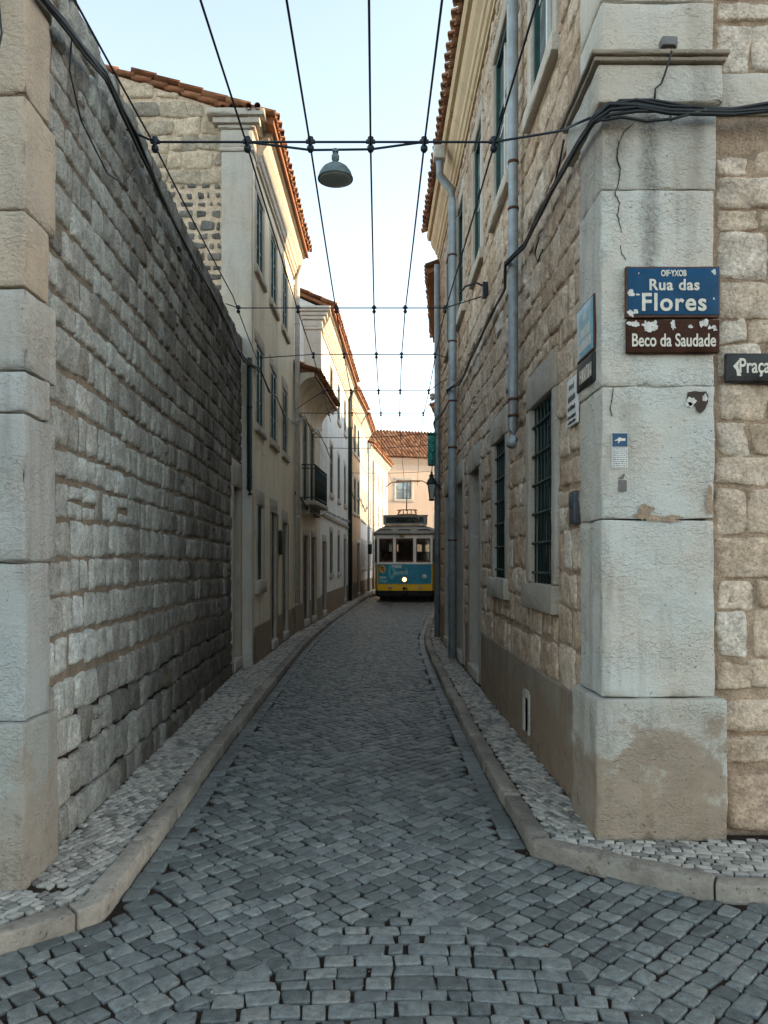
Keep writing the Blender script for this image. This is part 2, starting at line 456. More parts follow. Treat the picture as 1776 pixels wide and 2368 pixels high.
def plane_holes(mb, F, s0, s1, z0, z1, holes, o=0.0, reveal=0.2, mi=0, mi_rev=None, tone=0.5, open_bottom=()):
    ss = sorted(set([s0, s1] + [h[0] for h in holes] + [h[1] for h in holes]))
    zs = sorted(set([z0, z1] + [h[2] for h in holes] + [h[3] for h in holes]))
    ss = [x for x in ss if s0 <= x <= s1]; zs = [x for x in zs if z0 <= x <= z1]
    for i in range(len(ss) - 1):
        for j in range(len(zs) - 1):
            cs, cz = (ss[i] + ss[i + 1]) / 2, (zs[j] + zs[j + 1]) / 2
            if any(h[0] < cs < h[1] and h[2] < cz < h[3] for h in holes):
                continue
            mb.quad(F.p(ss[i], zs[j], o), F.p(ss[i + 1], zs[j], o), F.p(ss[i + 1], zs[j + 1], o), F.p(ss[i], zs[j + 1], o), tone, mi)
    mr = mi if mi_rev is None else mi_rev
    for (a, b, c, d) in [h[:4] for h in holes]:
        mb.quad(F.p(a, c, o), F.p(a, d, o), F.p(a, d, o - reveal), F.p(a, c, o - reveal), tone, mr)
        mb.quad(F.p(b, c, o), F.p(b, d, o), F.p(b, d, o - reveal), F.p(b, c, o - reveal), tone, mr)
        mb.quad(F.p(a, d, o), F.p(b, d, o), F.p(b, d, o - reveal), F.p(a, d, o - reveal), tone, mr)
        mb.quad(F.p(a, c, o), F.p(b, c, o), F.p(b, c, o - reveal), F.p(a, c, o - reveal), tone, mr)

def one_stone(mb, F, s0, s1, z0, z1, bulge, rough, tone, mi=0, base=-0.012, dens=0.045, rnd=0.25, jit=0.012, pw=6):
    w, h = s1 - s0, z1 - z0
    if w < 0.03 or h < 0.03:
        return
    nx = max(4, min(12, int(w / dens) + 2)); ny = max(4, min(12, int(h / dens) + 2))
    cx, cz = (s0 + s1) / 2, (z0 + z1) / 2
    cj = [(random.uniform(-jit, jit), random.uniform(-jit, jit)) for _ in range(4)]
    tilt = random.uniform(-0.25, 0.25) * bulge
    tilt2 = random.uniform(-0.3, 0.3) * bulge
    sx = random.random() * 50
    vs = []; fs = []
    for j in range(ny + 1):
        b = math.sin(math.pi / 2 * (-1 + 2 * j / ny))
        for i in range(nx + 1):
            a = math.sin(math.pi / 2 * (-1 + 2 * i / nx))
            aa = a * math.sqrt(1 - rnd * b ** 4); bb = b * math.sqrt(1 - rnd * a ** 4)
            fa, fb = (a + 1) / 2, (b + 1) / 2
            js = (cj[0][0] * (1 - fa) + cj[1][0] * fa) * (1 - fb) + (cj[2][0] * (1 - fa) + cj[3][0] * fa) * fb
            jz = (cj[0][1] * (1 - fa) + cj[1][1] * fa) * (1 - fb) + (cj[2][1] * (1 - fa) + cj[3][1] * fa) * fb
            s = cx + aa * w / 2 + js; z = cz + bb * h / 2 + jz
            e = max(abs(a), abs(b))
            q = Vector((s * 9 + sx, z * 9, sx))
            nn = noise.noise(q); n2 = noise.noise(q * 3.1)
            s += e * rough * 0.5 * n2; z += e * rough * 0.5 * noise.noise(q * 2.3 + Vector((7, 3, 1)))
            prof = max(0.0, (1 - abs(a) ** pw) * (1 - abs(b) ** pw)) ** 0.45
            off = base + (bulge - base) * prof + prof * (rough * (nn * 0.8 + n2 * 0.4) + tilt * a + tilt2 * b)
            vs.append(F.p(s, z, off))
    for j in range(ny):
        for i in range(nx):
            k = j * (nx + 1) + i
            fs.append((k, k + 1, k + nx + 2, k + nx + 1))
    mb.add(vs, fs, tone, mi, True)

def courses(mb, F, s0, s1, z0, z1, holes, ch=(0.17, 0.24), sw=(0.18, 0.42), joint=0.012, bulge=0.03, rough=0.012, wav=0.03, mi=0, tones=None, dens=0.045, rnd=0.25, jit=0.012, top=None, vjoint=None, pw=6, slope=0.0):
    z = z0
    row = 0
    while z < z1 - 0.04:
        h = random.uniform(*ch)
        if z + h > z1 - 0.05:
            h = z1 - z
        s = s0 - (random.random() * 0.15 if row % 2 else 0)
        seed = row * 3.7
        while s < s1:
            w = random.uniform(*sw)
            a, b = max(s, s0), min(s + w, s1)
            if s1 - b < sw[0] * 0.4:
                b = s1; w = b - s
            if b - a > 0.05:
                mid = (a + b) / 2
                zo = wav * noise.noise(Vector((mid * 0.55, z * 0.7, 3.3))) + slope * (mid - s0)
                segs = [(a, b, z + zo, z + h + zo)]
                for hl in holes:
                    nxt = []
                    for (x0, x1, y0, y1) in segs:
                        if hl[1] <= x0 or hl[0] >= x1 or hl[3] <= y0 or hl[2] >= y1:
                            nxt.append((x0, x1, y0, y1)); continue
                        if hl[0] - x0 > 0.05: nxt.append((x0, hl[0], y0, y1))
                        if x1 - hl[1] > 0.05: nxt.append((hl[1], x1, y0, y1))
                        xa, xb = max(x0, hl[0]), min(x1, hl[1])
                        if xb - xa > 0.05:
                            if hl[2] - y0 > 0.05: nxt.append((xa, xb, y0, hl[2]))
                            if y1 - hl[3] > 0.05: nxt.append((xa, xb, hl[3], y1))
                    segs = nxt
                vj = vjoint if vjoint is not None else joint
                for (x0, x1, y0, y1) in segs:
                    if top is not None and y1 > top(mid):
                        y1 = top(mid) + random.uniform(-0.04, 0.05)
                    # now and then two thinner stones share a course
                    if y1 - y0 > 0.17 and random.random() < 0.04:
                        ym = y0 + (y1 - y0) * random.uniform(0.4, 0.6)
                        parts = [(y0, ym), (ym, y1)]
                    else:
                        parts = [(y0, y1)]
                    for (ya, yb) in parts:
                        tn = random.random() if tones is None else tones(mid, z)
                        one_stone(mb, F, x0 + vj * random.uniform(0.6, 1.4) / 2, x1 - vj * random.uniform(0.6, 1.4) / 2, ya + joint * random.uniform(0.5, 1.5) / 2, yb - joint * random.uniform(0.5, 1.5) / 2,
                                  bulge * random.uniform(0.6, 1.3), rough, tn, mi, dens=dens, rnd=rnd, jit=jit, pw=pw)
            s += w
        z += h
        row += 1

def extrude(mb, F, prof, s0, s1, mi=0, tone=0.5, cuts=1, miter0=0.0, miter1=0.0):
    """profile (o, z) swept along the wall; miter shifts ends by k * o"""
    n = len(prof)
    vs = []
    for k in range(cuts + 1):
        s = s0 + (s1 - s0) * k / cuts
        for (o, z) in prof:
            m = (miter0 * o if k == 0 else 0) + (miter1 * o if k == cuts else 0)
            vs.append(F.p(s + m, z, o))
    fs = []
    for k in range(cuts):
        for i in range(n):
            j = (i + 1) % n
            fs.append((k * n + i, k * n + j, (k + 1) * n + j, (k + 1) * n + i))
    fs.append(tuple(range(n))); fs.append(tuple(range(cuts * n, cuts * n + n))[::-1])
    mb.add(vs, fs, tone, mi)

def tile_slope(mb, F, s0, s1, o0, z0, o1, z1, period=0.19, row=0.38, mi=0, ns=6, rnd=0.006, thick=0.014, rows=None):
    """barrel tiles: rows of alternating cover and pan tiles from the eave (o0,z0) up to (o1,z1)"""
    L = math.hypot(o1 - o0, z1 - z0)
    nr = max(1, int(L / row)); 
    if rows: nr = min(nr, rows)
    du = ((o1 - o0) / L, (z1 - z0) / L); nu = (-du[1], du[0])
    if nu[1] < 0: nu = (-nu[0], -nu[1])
    npd = max(1, int(round((s1 - s0) / period)))
    pr = (s1 - s0) / npd
    rowlen = row if rows else L / nr
    for k in range(nr):
        ta = k * rowlen; tb = (k + 1) * rowlen + 0.05
        for c in range(npd):
            for kind in (0, 1):
                tn = random.random()
                jt = random.uniform(-0.012, 0.012) if k == 0 else random.uniform(-0.008, 0.008)
                jl = random.uniform(-rnd, rnd)
                sc = s0 + pr * (c + (0.5 if kind == 0 else 0.0))
                if kind == 1 and c == 0: sc = s0
                vs = []; fs = []
                for (tt, lift) in ((ta + jt + (0.03 if kind == 1 else 0), 0.022), (tb, 0.0)):
                    for layer in (0, 1):
                        for i in range(ns + 1):
                            x = -1 + 2 * i / ns
                            r = pr * (0.33 if kind == 0 else 0.36)
                            hh = math.sqrt(max(0, 1 - x * x)) * r * 0.75
                            g = (0.015 + hh) if kind == 0 else (0.02 - hh)
                            g += lift + jl - layer * thick
                            s = sc + x * r
                            vs.append(F.p(s, z0 + du[1] * tt + nu[1] * g, o0 + du[0] * tt + nu[0] * g))
                m = ns + 1
                for i in range(ns):
                    fs.append((i, i + 1, 2 * m + i + 1, 2 * m + i))
                    fs.append((m + i, 3 * m + i, 3 * m + i + 1, m + i + 1))
                    fs.append((i, m + i, m + i + 1, i + 1))
                mb.add(vs, fs, tn, mi, True)

# ------------------------------------------------------------------ ground
class Path:
    def __init__(self, pts, smooth=2):
        for _ in range(smooth):
            q = [pts[0]]
            for a, b in zip(pts[:-1], pts[1:]):
                q.append((a[0] * .75 + b[0] * .25, a[1] * .75 + b[1] * .25)); q.append((a[0] * .25 + b[0] * .75, a[1] * .25 + b[1] * .75))
            q.append(pts[-1]); pts = q
        self.pts = pts
        self.cum = [0]
        for a, b in zip(pts[:-1], pts[1:]):
            self.cum.append(self.cum[-1] + math.hypot(b[0] - a[0], b[1] - a[1]))
        self.L = self.cum[-1]
    def at(self, s):
        s = max(0, min(self.L - 1e-6, s))
        lo = 0
        for i in range(len(self.cum) - 1):
            if self.cum[i] <= s <= self.cum[i + 1]:
                lo = i; break
        a, b = self.pts[lo], self.pts[lo + 1]
        l = self.cum[lo + 1] - self.cum[lo]
        u = (s - self.cum[lo]) / l
        d = ((b[0] - a[0]) / l, (b[1] - a[1]) / l)
        return a[0] + d[0] * l * u, a[1] + d[1] * l * u, d
    def dist(self, x, y):
        """signed distance, positive to the left of the direction of travel, and the arc length there"""
        best = 1e9; sg = 1; bs = 0
        for i in range(len(self.pts) - 1):
            a, b = self.pts[i], self.pts[i + 1]
            dx, dy = b[0] - a[0], b[1] - a[1]
            l2 = dx * dx + dy * dy
            u = max(0, min(1, ((x - a[0]) * dx + (y - a[1]) * dy) / l2))
            ex, ey = x - a[0] - dx * u, y - a[1] - dy * u
            d = ex * ex + ey * ey
            if d < best - 1e-9:
                best = d; sg = 1 if dx * ey - dy * ex > 0 else -1; bs = self.cum[i] + u * math.sqrt(l2)
        return sg * math.sqrt(best), bs

KL = Path([(-5.0, 0.6), (-2.6, 2.28), (-1.525, 3.13), (-1.24, 3.355), (-1.205, 3.42), (-1.20, 3.55), (-1.21, 4.2), (-1.25, 6), (-1.275, 10.2), (-1.29, 14.8), (-1.1, 19.5), (-.83, 24.2), (0, 38), (.7, 46), (1.6, 52)], 1)
KR = Path([(9.0, 3.55), (2.2, 3.57), (1.70, 3.585), (1.60, 3.61), (1.25, 3.84), (.90, 4.10), (.855, 4.16), (.845, 4.30), (.823, 5.97), (.853, 10.2), (.93, 14.8), (1.33, 19.2), (1.85, 24.2), (3, 34)], 1)
KW = 0.11

g = MB()
g.box(-400, 400, -150, 800, -0.6, -0.05)
structure(g.build('ground', M['soil']))

def sett(mb, P, rim, dome, n, rings, tone, mi=0, deep=0.03):
    """one paving stone from four corners P (x, y)"""
    cx = sum(p[0] for p in P) / 4; cy = sum(p[1] for p in P) / 4
    tz = random.uniform(-0.003, 0.003); tx = random.uniform(-0.022, 0.022); ty = random.uniform(-0.022, 0.022)
    vs = []; fs = []
    out = []
    for k in range(n):
        a = 2 * math.pi * (k + 0.5) / n
        ca, sa = math.cos(a), math.sin(a)
        u = math.copysign(abs(ca) ** 0.24, ca); v = math.copysign(abs(sa) ** 0.24, sa)
        fu, fv = (u + 1) / 2, (v + 1) / 2
        x = (P[0][0] * (1 - fu) + P[1][0] * fu) * (1 - fv) + (P[3][0] * (1 - fu) + P[2][0] * fu) * fv
        y = (P[0][1] * (1 - fu) + P[1][1] * fu) * (1 - fv) + (P[3][1] * (1 - fu) + P[2][1] * fu) * fv
        out.append((x - cx, y - cy))
    prof = [(1.0, -deep), (1.0, rim - 0.002), (0.965, rim + (dome - rim) * 0.7), (0.78, dome)] if rings > 2 else [(1.0, -deep), (1.0, rim), (0.86, dome)]
    zb = mb.z0
    for (q, z) in prof:
        for (x, y) in out:
            zz = z + tz + x * q * tx + y * q * ty if z > -deep else z
            if rings > 2 and z > rim - 0.003:
                zz += 0.0025 * noise.noise(Vector(((cx + x * q) * 22, (cy + y * q) * 22, tone * 9)))
            vs.append((cx + x * q, cy + y * q, zb + zz))
    vs.append((cx, cy, zb + dome + tz))
    for r in range(len(prof) - 1):
        for k in range(n):
            k2 = (k + 1) % n
            fs.append((r * n + k, r * n + k2, (r + 1) * n + k2, (r + 1) * n + k))
    top = (len(prof) - 1) * n
    for k in range(n):
        fs.append((top + k, top + (k + 1) % n, len(vs) - 1))
    mb.add(vs, fs, tone, mi, True)

def hsh(i, j, k=0):
    return noise.cell(Vector((i * 1.37 + 0.21, j * 2.11 + 0.37, k * 3.7 + 0.5)))

def lattice(mb, xr, yr, M2, inv, sx, sy, joint, inside, detail, jit=0.0115, rim=-0.003, dome=0.0025, bond=0.5):
    """rows of setts in a warped lattice; M2 maps (u, v) to the ground, inv the bounding corners"""
    us = [inv(x, y) for x in (xr[0], (xr[0] + xr[1]) / 2, xr[1]) for y in (yr[0], (yr[0] + yr[1]) / 2, yr[1])]
    u0 = min(u for u, v in us) - 1; u1 = max(u for u, v in us) + 1
    v0 = min(v for u, v in us) - 1; v1 = max(v for u, v in us) + 1
    for j in range(int(v0 / sy), int(v1 / sy) + 1):
        def line(jj, u):
            return jj * sy + sy * 0.20 * noise.noise(Vector((u * 2.1, jj * 0.83, 1.7))) + sy * 0.1 * noise.noise(Vector((u * 7, jj * 1.9, 9.7)))
        off = (j % 2) * bond + (0.3 * hsh(0, j, 4) if bond else 0.9 * noise.noise(Vector((j * 0.35, 3.3, 0))))
        for i in range(int(u0 / sx), int(u1 / sx) + 1):
            ua = (i + off + 0.24 * (hsh(i, j) - 0.5)) * sx
            ub = (i + 1 + off + 0.24 * (hsh(i + 1, j) - 0.5)) * sx
            x, y = M2((ua + ub) / 2, (j + 0.5) * sy)
            if not (xr[0] < x < xr[1] and yr[0] < y < yr[1]) or not inside(x, y):
                continue
            jt = joint * random.uniform(0.7, 1.5) / 2
            k = jit
            q = [(ua + jt, line(j, ua) + jt), (ub - jt, line(j, ub) + jt), (ub - jt, line(j + 1, ub) - jt), (ua + jt, line(j + 1, ua) - jt)]
            q = [(a + random.uniform(-k, k), b + random.uniform(-k, k) * 0.7) for a, b in q]
            n, rg = detail(y)
            sett(mb, [M2(a, b) for a, b in q], rim, dome, n, rg, random.random())

# carriageway of dark setts
GW = 0.12
GL0, GR0 = 3.62, 4.30
def on_road(x, y):
    dl, sl = KL.dist(x, y)
    dr, sr = KR.dist(x, y)
    return dl, dr
APEX = (0.14, 3.62)
def fan_zone(x, y):
    return y < APEX[1] + 0.03 - 1.0 * abs(x - APEX[0]) + 0.10 * noise.noise(Vector((x * 3, y * 3, 0)))
def in_main(x, y):
    if fan_zone(x, y + 0.09): return False
    dl, dr = on_road(x, y)
    gl = GW + 0.0 if y > GL0 else 0.025
    gr = GW + 0.0 if y > GR0 else 0.025
    return dl < -gl and dr > gr
def in_fan(x, y):
    if not fan_zone(x, y): return False
    dl, dr = on_road(x, y)
    return dl < -0.025 and dr > 0.025
road = MB(); road.z0 = 0.0
dtl = lambda y: (20, 3) if y < 7.5 else ((12, 2) if y < 14 else (8, 2))
C45 = math.cos(R(44)); S45 = math.sin(R(44))
def rot_fwd(u, v):
    return APEX[0] + u * C45 - v * S45, APEX[1] + u * S45 + v * C45
def rot_inv(x, y):
    dx, dy = x - APEX[0], y - APEX[1]
    return dx * C45 + dy * S45, -dx * S45 + dy * C45
def rot_fwd2(u, v):
    return APEX[0] - u * C45 + v * S45, APEX[1] + u * S45 + v * C45
def rot_inv2(x, y):
    dx, dy = APEX[0] - x, y - APEX[1]
    return dx * C45 + dy * S45, -dx * S45 + dy * C45
lattice(road, (-4.2, 5.2), (1.4, 34), rot_fwd, rot_inv, 0.099, 0.088, 0.0078, in_main, dtl, bond=0.0)
FC = (APEX[0], -2.4)
def fan_fwd(u, v):
    r = APEX[1] - FC[1] + v; a = u / 5.2
    return FC[0] + r * math.sin(a), FC[1] + r * math.cos(a)
def fan_inv(x, y):
    dx, dy = x - FC[0], y - FC[1]
    return math.atan2(dx, dy) * 5.2, math.hypot(dx, dy) - (APEX[1] - FC[1])
lattice(road, (-3.2, 3.4), (1.4, 3.8), fan_fwd, fan_inv, 0.119, 0.083, 0.0088, in_fan, dtl, jit=0.008)
# gutter rows of longer setts beside each kerb
def gutter(path, side, s0, s1):
    s = s0
    while s < s1:
        l = random.uniform(0.12, 0.22)
        def gp(ss, o):
            x, y, d = path.at(ss)
            return x - d[1] * o * side, y + d[0] * o * side
        e = 0.006
        P = [gp(s + e, 0.003), gp(s + l - e, 0.003), gp(s + l - e, GW + random.uniform(-0.01, 0.003)), gp(s + e, GW + random.uniform(-0.01, 0.003))]
        if side < 0: P = P[::-1]
        n, rg = dtl(P[0][1])
        sett(road, P, -0.006, 0.002, n, rg, random.uniform(0.1, 0.75))
        s += l
gutter(KL, -1, KL.dist(-1.2, 3.62)[1], KL.dist(-0.3, 33)[1])
gutter(KR, 1, KR.dist(.85, 4.28)[1], KR.dist(2.8, 32)[1])
bed = len(road.f)
road.add([(-6, 1, -0.0115), (10, 1, -0.0115), (10, 60, -0.0115), (-6, 60, -0.0115)], [(0, 1, 2, 3)], 0.5, 1)
structure(road.build('road', [M['sett'], M['soil']]))

# tram rails sunk into the setts
rl = MB()
for k in (-0.45, 0.45):
    pts = []
    for y in [19.8 + i * 0.8 for i in range(26)]:
        x = 0.62 + (y - 19.8) * 0.048 + 0.0009 * (y - 19.8) ** 2 + k
        pts.append((x, y))
    for (a, b) in zip(pts[:-1], pts[1:]):
        rl.add([(a[0] - .03, a[1], .003), (a[0] + .03, a[1], .003), (b[0] + .03, b[1], .003), (b[0] - .03, b[1], .003), (a[0] - .03, a[1], -.02), (a[0] + .03, a[1], -.02), (b[0] + .03, b[1], -.02), (b[0] - .03, b[1], -.02)],
               [(0, 1, 2, 3), (0, 4, 5, 1), (0, 3, 7, 4), (1, 5, 6, 2)], 0.5)
M['rail'] = mat_plain('worn_steel_rail', (0.085, 0.075, 0.068), 0.5, 0.6, var=0.3, scale=6)
structure(rl.build('tram_rails', M['rail']))

# pavements: kerbs and limestone calcada
def kerb(path, side, s0, s1, name):
    mb = MB()
    s = s0
    while s < s1:
        l = random.uniform(0.6, 1.0)
        if s + l > s1: l = s1 - s
        x, y, d = path.at(s + l / 2)
        far = y > 12
        dz = random.uniform(-0.008, 0.008); do = random.uniform(-0.008, 0.008)
        def T(a, b, c, s=s, l=l, dz=dz, do=do):
            x, y, d = path.at(s + l / 2 + a)
            o = KW / 2 + b + do
            return (x - d[1] * o * side, y + d[0] * o * side, -0.012 + c + dz)
        mb.rbox(T, l / 2 - 0.0045, KW / 2, 0.095, 0.011, 0.004, 0.16 if far else 0.07, random.random(), seed=s)
        s += l
    structure(mb.build(name, M['kerb']))
kerb(KL, 1, KL.dist(-3.6, 2.2)[1], KL.dist(0.7, 46)[1], 'kerb')
kerb(KR, -1, KR.dist(6.5, 3.55)[1], KR.dist(3, 34)[1], 'kerb')

FL = Fr(-1.692, 3.86, -1.94, 11.10, 1)         # garden wall face
FR = Fr(1.285, 4.70, 1.285, 15.0, -1)         # stone building, street face
FH = [(-1.77, 11.15), (-1.69, 16.05), (-1.42, 19.9), (-1.0, 28.65), (-0.62, 33.2), (-0.38, 37.6), (0.75, 46.5)]   # facades of the left row
def wall_x(y):
    pts = [(-1.63, 3.59), (-1.70, 4.09), (-1.94, 11.1)] + FH
    if y < pts[0][1]: return None
    for a, b in zip(pts[:-1], pts[1:]):
        if a[1] <= y <= b[1] + 1e-6:
            u = (y - a[1]) / max(1e-6, b[1] - a[1]); return a[0] + (b[0] - a[0]) * u
    return pts[-1][0]
def in_left(x, y):
    d, s = KL.dist(x, y)
    if d < KW + 0.018: return False
    if y < 3.56: return True
    w = wall_x(y)
    return w is not None and x > w + 0.01
def in_right(x, y):
    d, s = KR.dist(x, y)
    if d > -(KW + 0.018): return False
    if y < 4.2: return True
    return x < 1.25 or (y > 15.05 and x < 4.5)
dtc = lambda y: (12, 3) if y < 6.5 else ((8, 2) if y < 12 else (6, 2))
C2, S2 = math.cos(R(68)), math.sin(R(68))
def cf(u, v): return (u * C2 - v * S2, u * S2 + v * C2)
def ci(x, y): return (x * C2 + y * S2, -x * S2 + y * C2)
C3, S3 = math.cos(R(-12)), math.sin(R(-12))
def cf3(u, v): return (u * C3 - v * S3, u * S3 + v * C3)
def ci3(x, y): return (x * C3 + y * S3, -x * S3 + y * C3)
def pavement(name, parts, poly):
    mb = MB(); mb.z0 = 0.073
    for (xr, yr, f, i, sx, sy, jn, ins) in parts:
        lattice(mb, xr, yr, f, i, sx, sy, jn, ins, dtc, jit=0.0085, rim=-0.003, dome=0.003)
    z = 0.062
    mb.add([(x, y, z) for x, y in poly] , [tuple(range(len(poly)))], 0.5, 1)
    structure(mb.build(name, [M['calcada'], M['soil']]))
def off(path, o, ya, yb, n=40, cond=None):
    out = []
    sa, sb = path.dist(*ya)[1], path.dist(*yb)[1]
    for k in range(n + 1):
        x, y, d = path.at(sa + (sb - sa) * k / n)
        out.append((x - d[1] * o, y + d[0] * o))
    return out
pl = off(KL, KW * 0.7, (-3.6, 2.2), (0.7, 46))
pavement('pavement', [((-3.2, 0.9), (2.0, 15), cf, ci, 0.058, 0.045, 0.005, in_left), ((-2.2, 0.9), (15, 46), cf, ci, 0.14, 0.09, 0.010, in_left)], pl + [(0.4, 48), (-2.6, 48), (-3.2, 3.7), (-6, 3.7), (-6, 2.2)])
pr = off(KR, -KW * 0.7, (6.5, 3.55), (3, 34))
pavement('pavement', [((0.6, 3.2), (3.4, 4.35), cf3, ci3, 0.066, 0.049, 0.005, in_right), ((0.7, 3.2), (4.35, 15), lambda u, v: (-cf(u, v)[0], cf(u, v)[1]), lambda x, y: ci(-x, y), 0.058, 0.045, 0.005, in_right), ((0.7, 4.2), (15, 30), cf, ci, 0.14, 0.09, 0.010, in_right)], pr + [(6, 34), (6, 15), (1.35, 15), (1.35, 4.3), (9, 4.3), (9, 3.8)])

# grit and bits of dry leaf caught in the joints
M['grit'] = mat_tile('grit', [(0.0, (0.10, 0.07, 0.045)), (0.5, (0.22, 0.17, 0.12)), (1.0, (0.36, 0.31, 0.25))])
mb = MB()
rg = random.Random(5)
n = 0
while n < 1500:
    x = rg.uniform(-3, 3.4); y = 2.3 + 5.5 * rg.random() ** 1.8
    dl, dr = on_road(x, y)
    if dl > -0.005 or dr < 0.005: continue
    if rg.random() < 0.35:
        if dl < dr * 9: pass
    n += 1
    r = rg.uniform(0.0025, 0.006) * (1.5 if rg.random() < 0.08 else 1)
    z = rg.choice([-0.008, -0.004, 0.004])
    a = rg.random() * 6.28
    vs = [(x + r * rg.uniform(.6, 1.3) * math.cos(a + k * 1.57), y + r * rg.uniform(.6, 1.3) * math.sin(a + k * 1.57), z) for k in range(4)]
    vs += [(x, y, z + r * rg.uniform(.4, .9)), (x, y, z - r)]
    mb.add(vs, [(0, 1, 4), (1, 2, 4), (2, 3, 4), (3, 0, 4), (1, 0, 5), (2, 1, 5), (3, 2, 5), (0, 3, 5)], rg.random())
tag(mb.build('grit', M['grit']), 'brown grit and leaf bits scattered in the joints of the setts', 'grit', None, 'stuff')

# ------------------------------------------------------------------ shared building parts
def window(parent, F, s0, s1, z0, z1, style, sur=0.13, lint=0.2, sill=0.14, depth=0.16, proud=0.03, smat=None, fmat=None, gmat=None, panes=(2, 3)):
    """stone surround with frame, panes and, for grilles, bars"""
    smat = smat or M['trim']
    mb = MB()
    e = 0.003
    a0, a1 = s0 - sur, s1 + sur
    mb.rbox(lambda a, b, c: F.p((a0 + a1) / 2 + a, z1 + lint / 2 + c, b + proud / 2 - 0.03), (a1 - a0) / 2, proud / 2 + 0.03, lint / 2, 0.012, 0.003, 0.12, random.random())
    for (u, v) in ((a0, s0), (s1, a1)):
        mb.rbox(lambda a, b, c, u=u, v=v: F.p((u + v) / 2 + a, (z0 + z1) / 2 + c, b + proud / 2 - 0.03), (v - u) / 2, proud / 2 + 0.028, (z1 - z0) / 2 - e, 0.012, 0.003, 0.12, random.random())
    if sill:
        mb.rbox(lambda a, b, c: F.p((a0 + a1) / 2 + a, z0 - sill / 2 + c, b + proud / 2 - 0.02), (a1 - a0) / 2 + 0.03, proud / 2 + 0.055, sill / 2, 0.012, 0.004, 0.12, random.random())
    # reveals of the surround
    for u in (s0 + 0.003, s1 - 0.003):
        mb.quad(F.p(u, z0, proud - 0.02), F.p(u, z1, proud - 0.02), F.p(u, z1, -depth - 0.02), F.p(u, z0, -depth - 0.02))
    w = mb.build('window', smat, parent)
    fm = MB()
    fw = 0.045
    o0, o1 = -depth - 0.03, -depth + 0.02
    fm.obox(F, s0, s0 + fw, z0, z1, o0, o1); fm.obox(F, s1 - fw, s1, z0, z1, o0, o1)
    fm.obox(F, s0 + fw, s1 - fw, z1 - fw, z1, o0, o1 - 0.002); fm.obox(F, s0 + fw, s1 - fw, z0, z0 + fw * 1.3, o0, o1 - 0.002)
    nx, nz = panes
    for k in range(1, nx):
        s = s0 + (s1 - s0) * k / nx
        fm.obox(F, s - 0.022, s + 0.022, z0 + fw * 1.3, z1 - fw, o0 + 0.004, o1 + 0.008)
    for k in range(1, nz):
        z = z0 + (z1 - z0) * k / nz
        fm.obox(F, s0 + fw, s1 - fw, z - 0.014, z + 0.014, o0 + 0.006, o1 - 0.006)
    fm.build('frame', fmat or M['frame_green'], w)
    gm = MB()
    gm.quad(F.p(s0, z0, -depth), F.p(s1, z0, -depth), F.p(s1, z1, -depth), F.p(s0, z1, -depth))
    gm.build('pane', gmat or M['glass'], w)
    if style == 'grille':
        b = MB()
        ob = -0.012
        n = 7
        for k in range(n):
            s = s0 + (s1 - s0) * (k + 0.5) / n
            b.tube([F.p(s, z0, ob), F.p(s, z1, ob)], 0.008, 6)
        m = 6
        for k in range(m):
            z = z0 + (z1 - z0) * (k + 0.35) / m
            b.tube([F.p(s0 - 0.02, z, ob + 0.012), F.p(s1 + 0.02, z, ob + 0.012)], 0.011, 6)
        b.build('grille', M['iron_green'], w)
    return w

def door(parent, F, s0, s1, z0, z1, sur=0.14, lint=0.24, depth=0.28, proud=0.03, smat=None, dmat=None, step=0.14):
    smat = smat or M['trim']
    mb = MB()
    a0, a1 = s0 - sur, s1 + sur
    mb.rbox(lambda a, b, c: F.p((a0 + a1) / 2 + a, z1 + lint / 2 + c, b + proud / 2 - 0.03), (a1 - a0) / 2, proud / 2 + 0.03, lint / 2, 0.012, 0.003, 0.12, random.random())
    for (u, v) in ((a0, s0), (s1, a1)):
        mb.rbox(lambda a, b, c, u=u, v=v: F.p((u + v) / 2 + a, (z0 + z1) / 2 + c, b + proud / 2 - 0.03), (v - u) / 2, proud / 2 + 0.028, (z1 - z0) / 2 - 0.003, 0.012, 0.003, 0.12, random.random())
    for u in (s0 + 0.003, s1 - 0.003):
        mb.quad(F.p(u, z0, proud - 0.02), F.p(u, z1, proud - 0.02), F.p(u, z1, -depth - 0.02), F.p(u, z0, -depth - 0.02))
    d = mb.build('doorway', smat, parent)
    l = MB()
    l.obox(F, s0, s1, z0 + step, z1, -depth - 0.04, -depth)
    n = 2
    w = (s1 - s0) / n
    for k in range(n):
        for (za, zb) in ((0.08, 0.35), (0.40, 0.94)):
            l.obox(F, s0 + w * k + 0.06, s0 + w * (k + 1) - 0.06, z0 + step + (z1 - z0 - step) * za, z0 + step + (z1 - z0 - step) * zb, -depth - 0.001, -depth + 0.015)
    l.build('door', dmat or M['door'], d)
    st = MB()
    st.rbox(lambda a, b, c: F.p((s0 + s1) / 2 + a, z0 + step / 2 + c, b - depth / 2 + 0.02), (s1 - s0) / 2 - 0.002, depth / 2 + 0.03, step / 2, 0.012, 0.003, 0.12)
    st.build('doorstep', M['trim_pale'], d)
    return d

def downpipe(parent, pts, r, bands=(), mat=None, n=12):
    mb = MB()
    mb.tube(pts, r, n)
    p = mb.build('downpipe', mat or M['zinc'], parent)
    if bands:
        for (x, y, z) in bands:
            b = MB()
            b.lathe([(r * 1.0, -0.012), (r * 1.13, -0.012), (r * 1.13, 0.012), (r * 1.0, 0.012)], (x, y, z), n)
            b.build('pipe_band', M['rust'] if mat is None else mat, p)
    return p

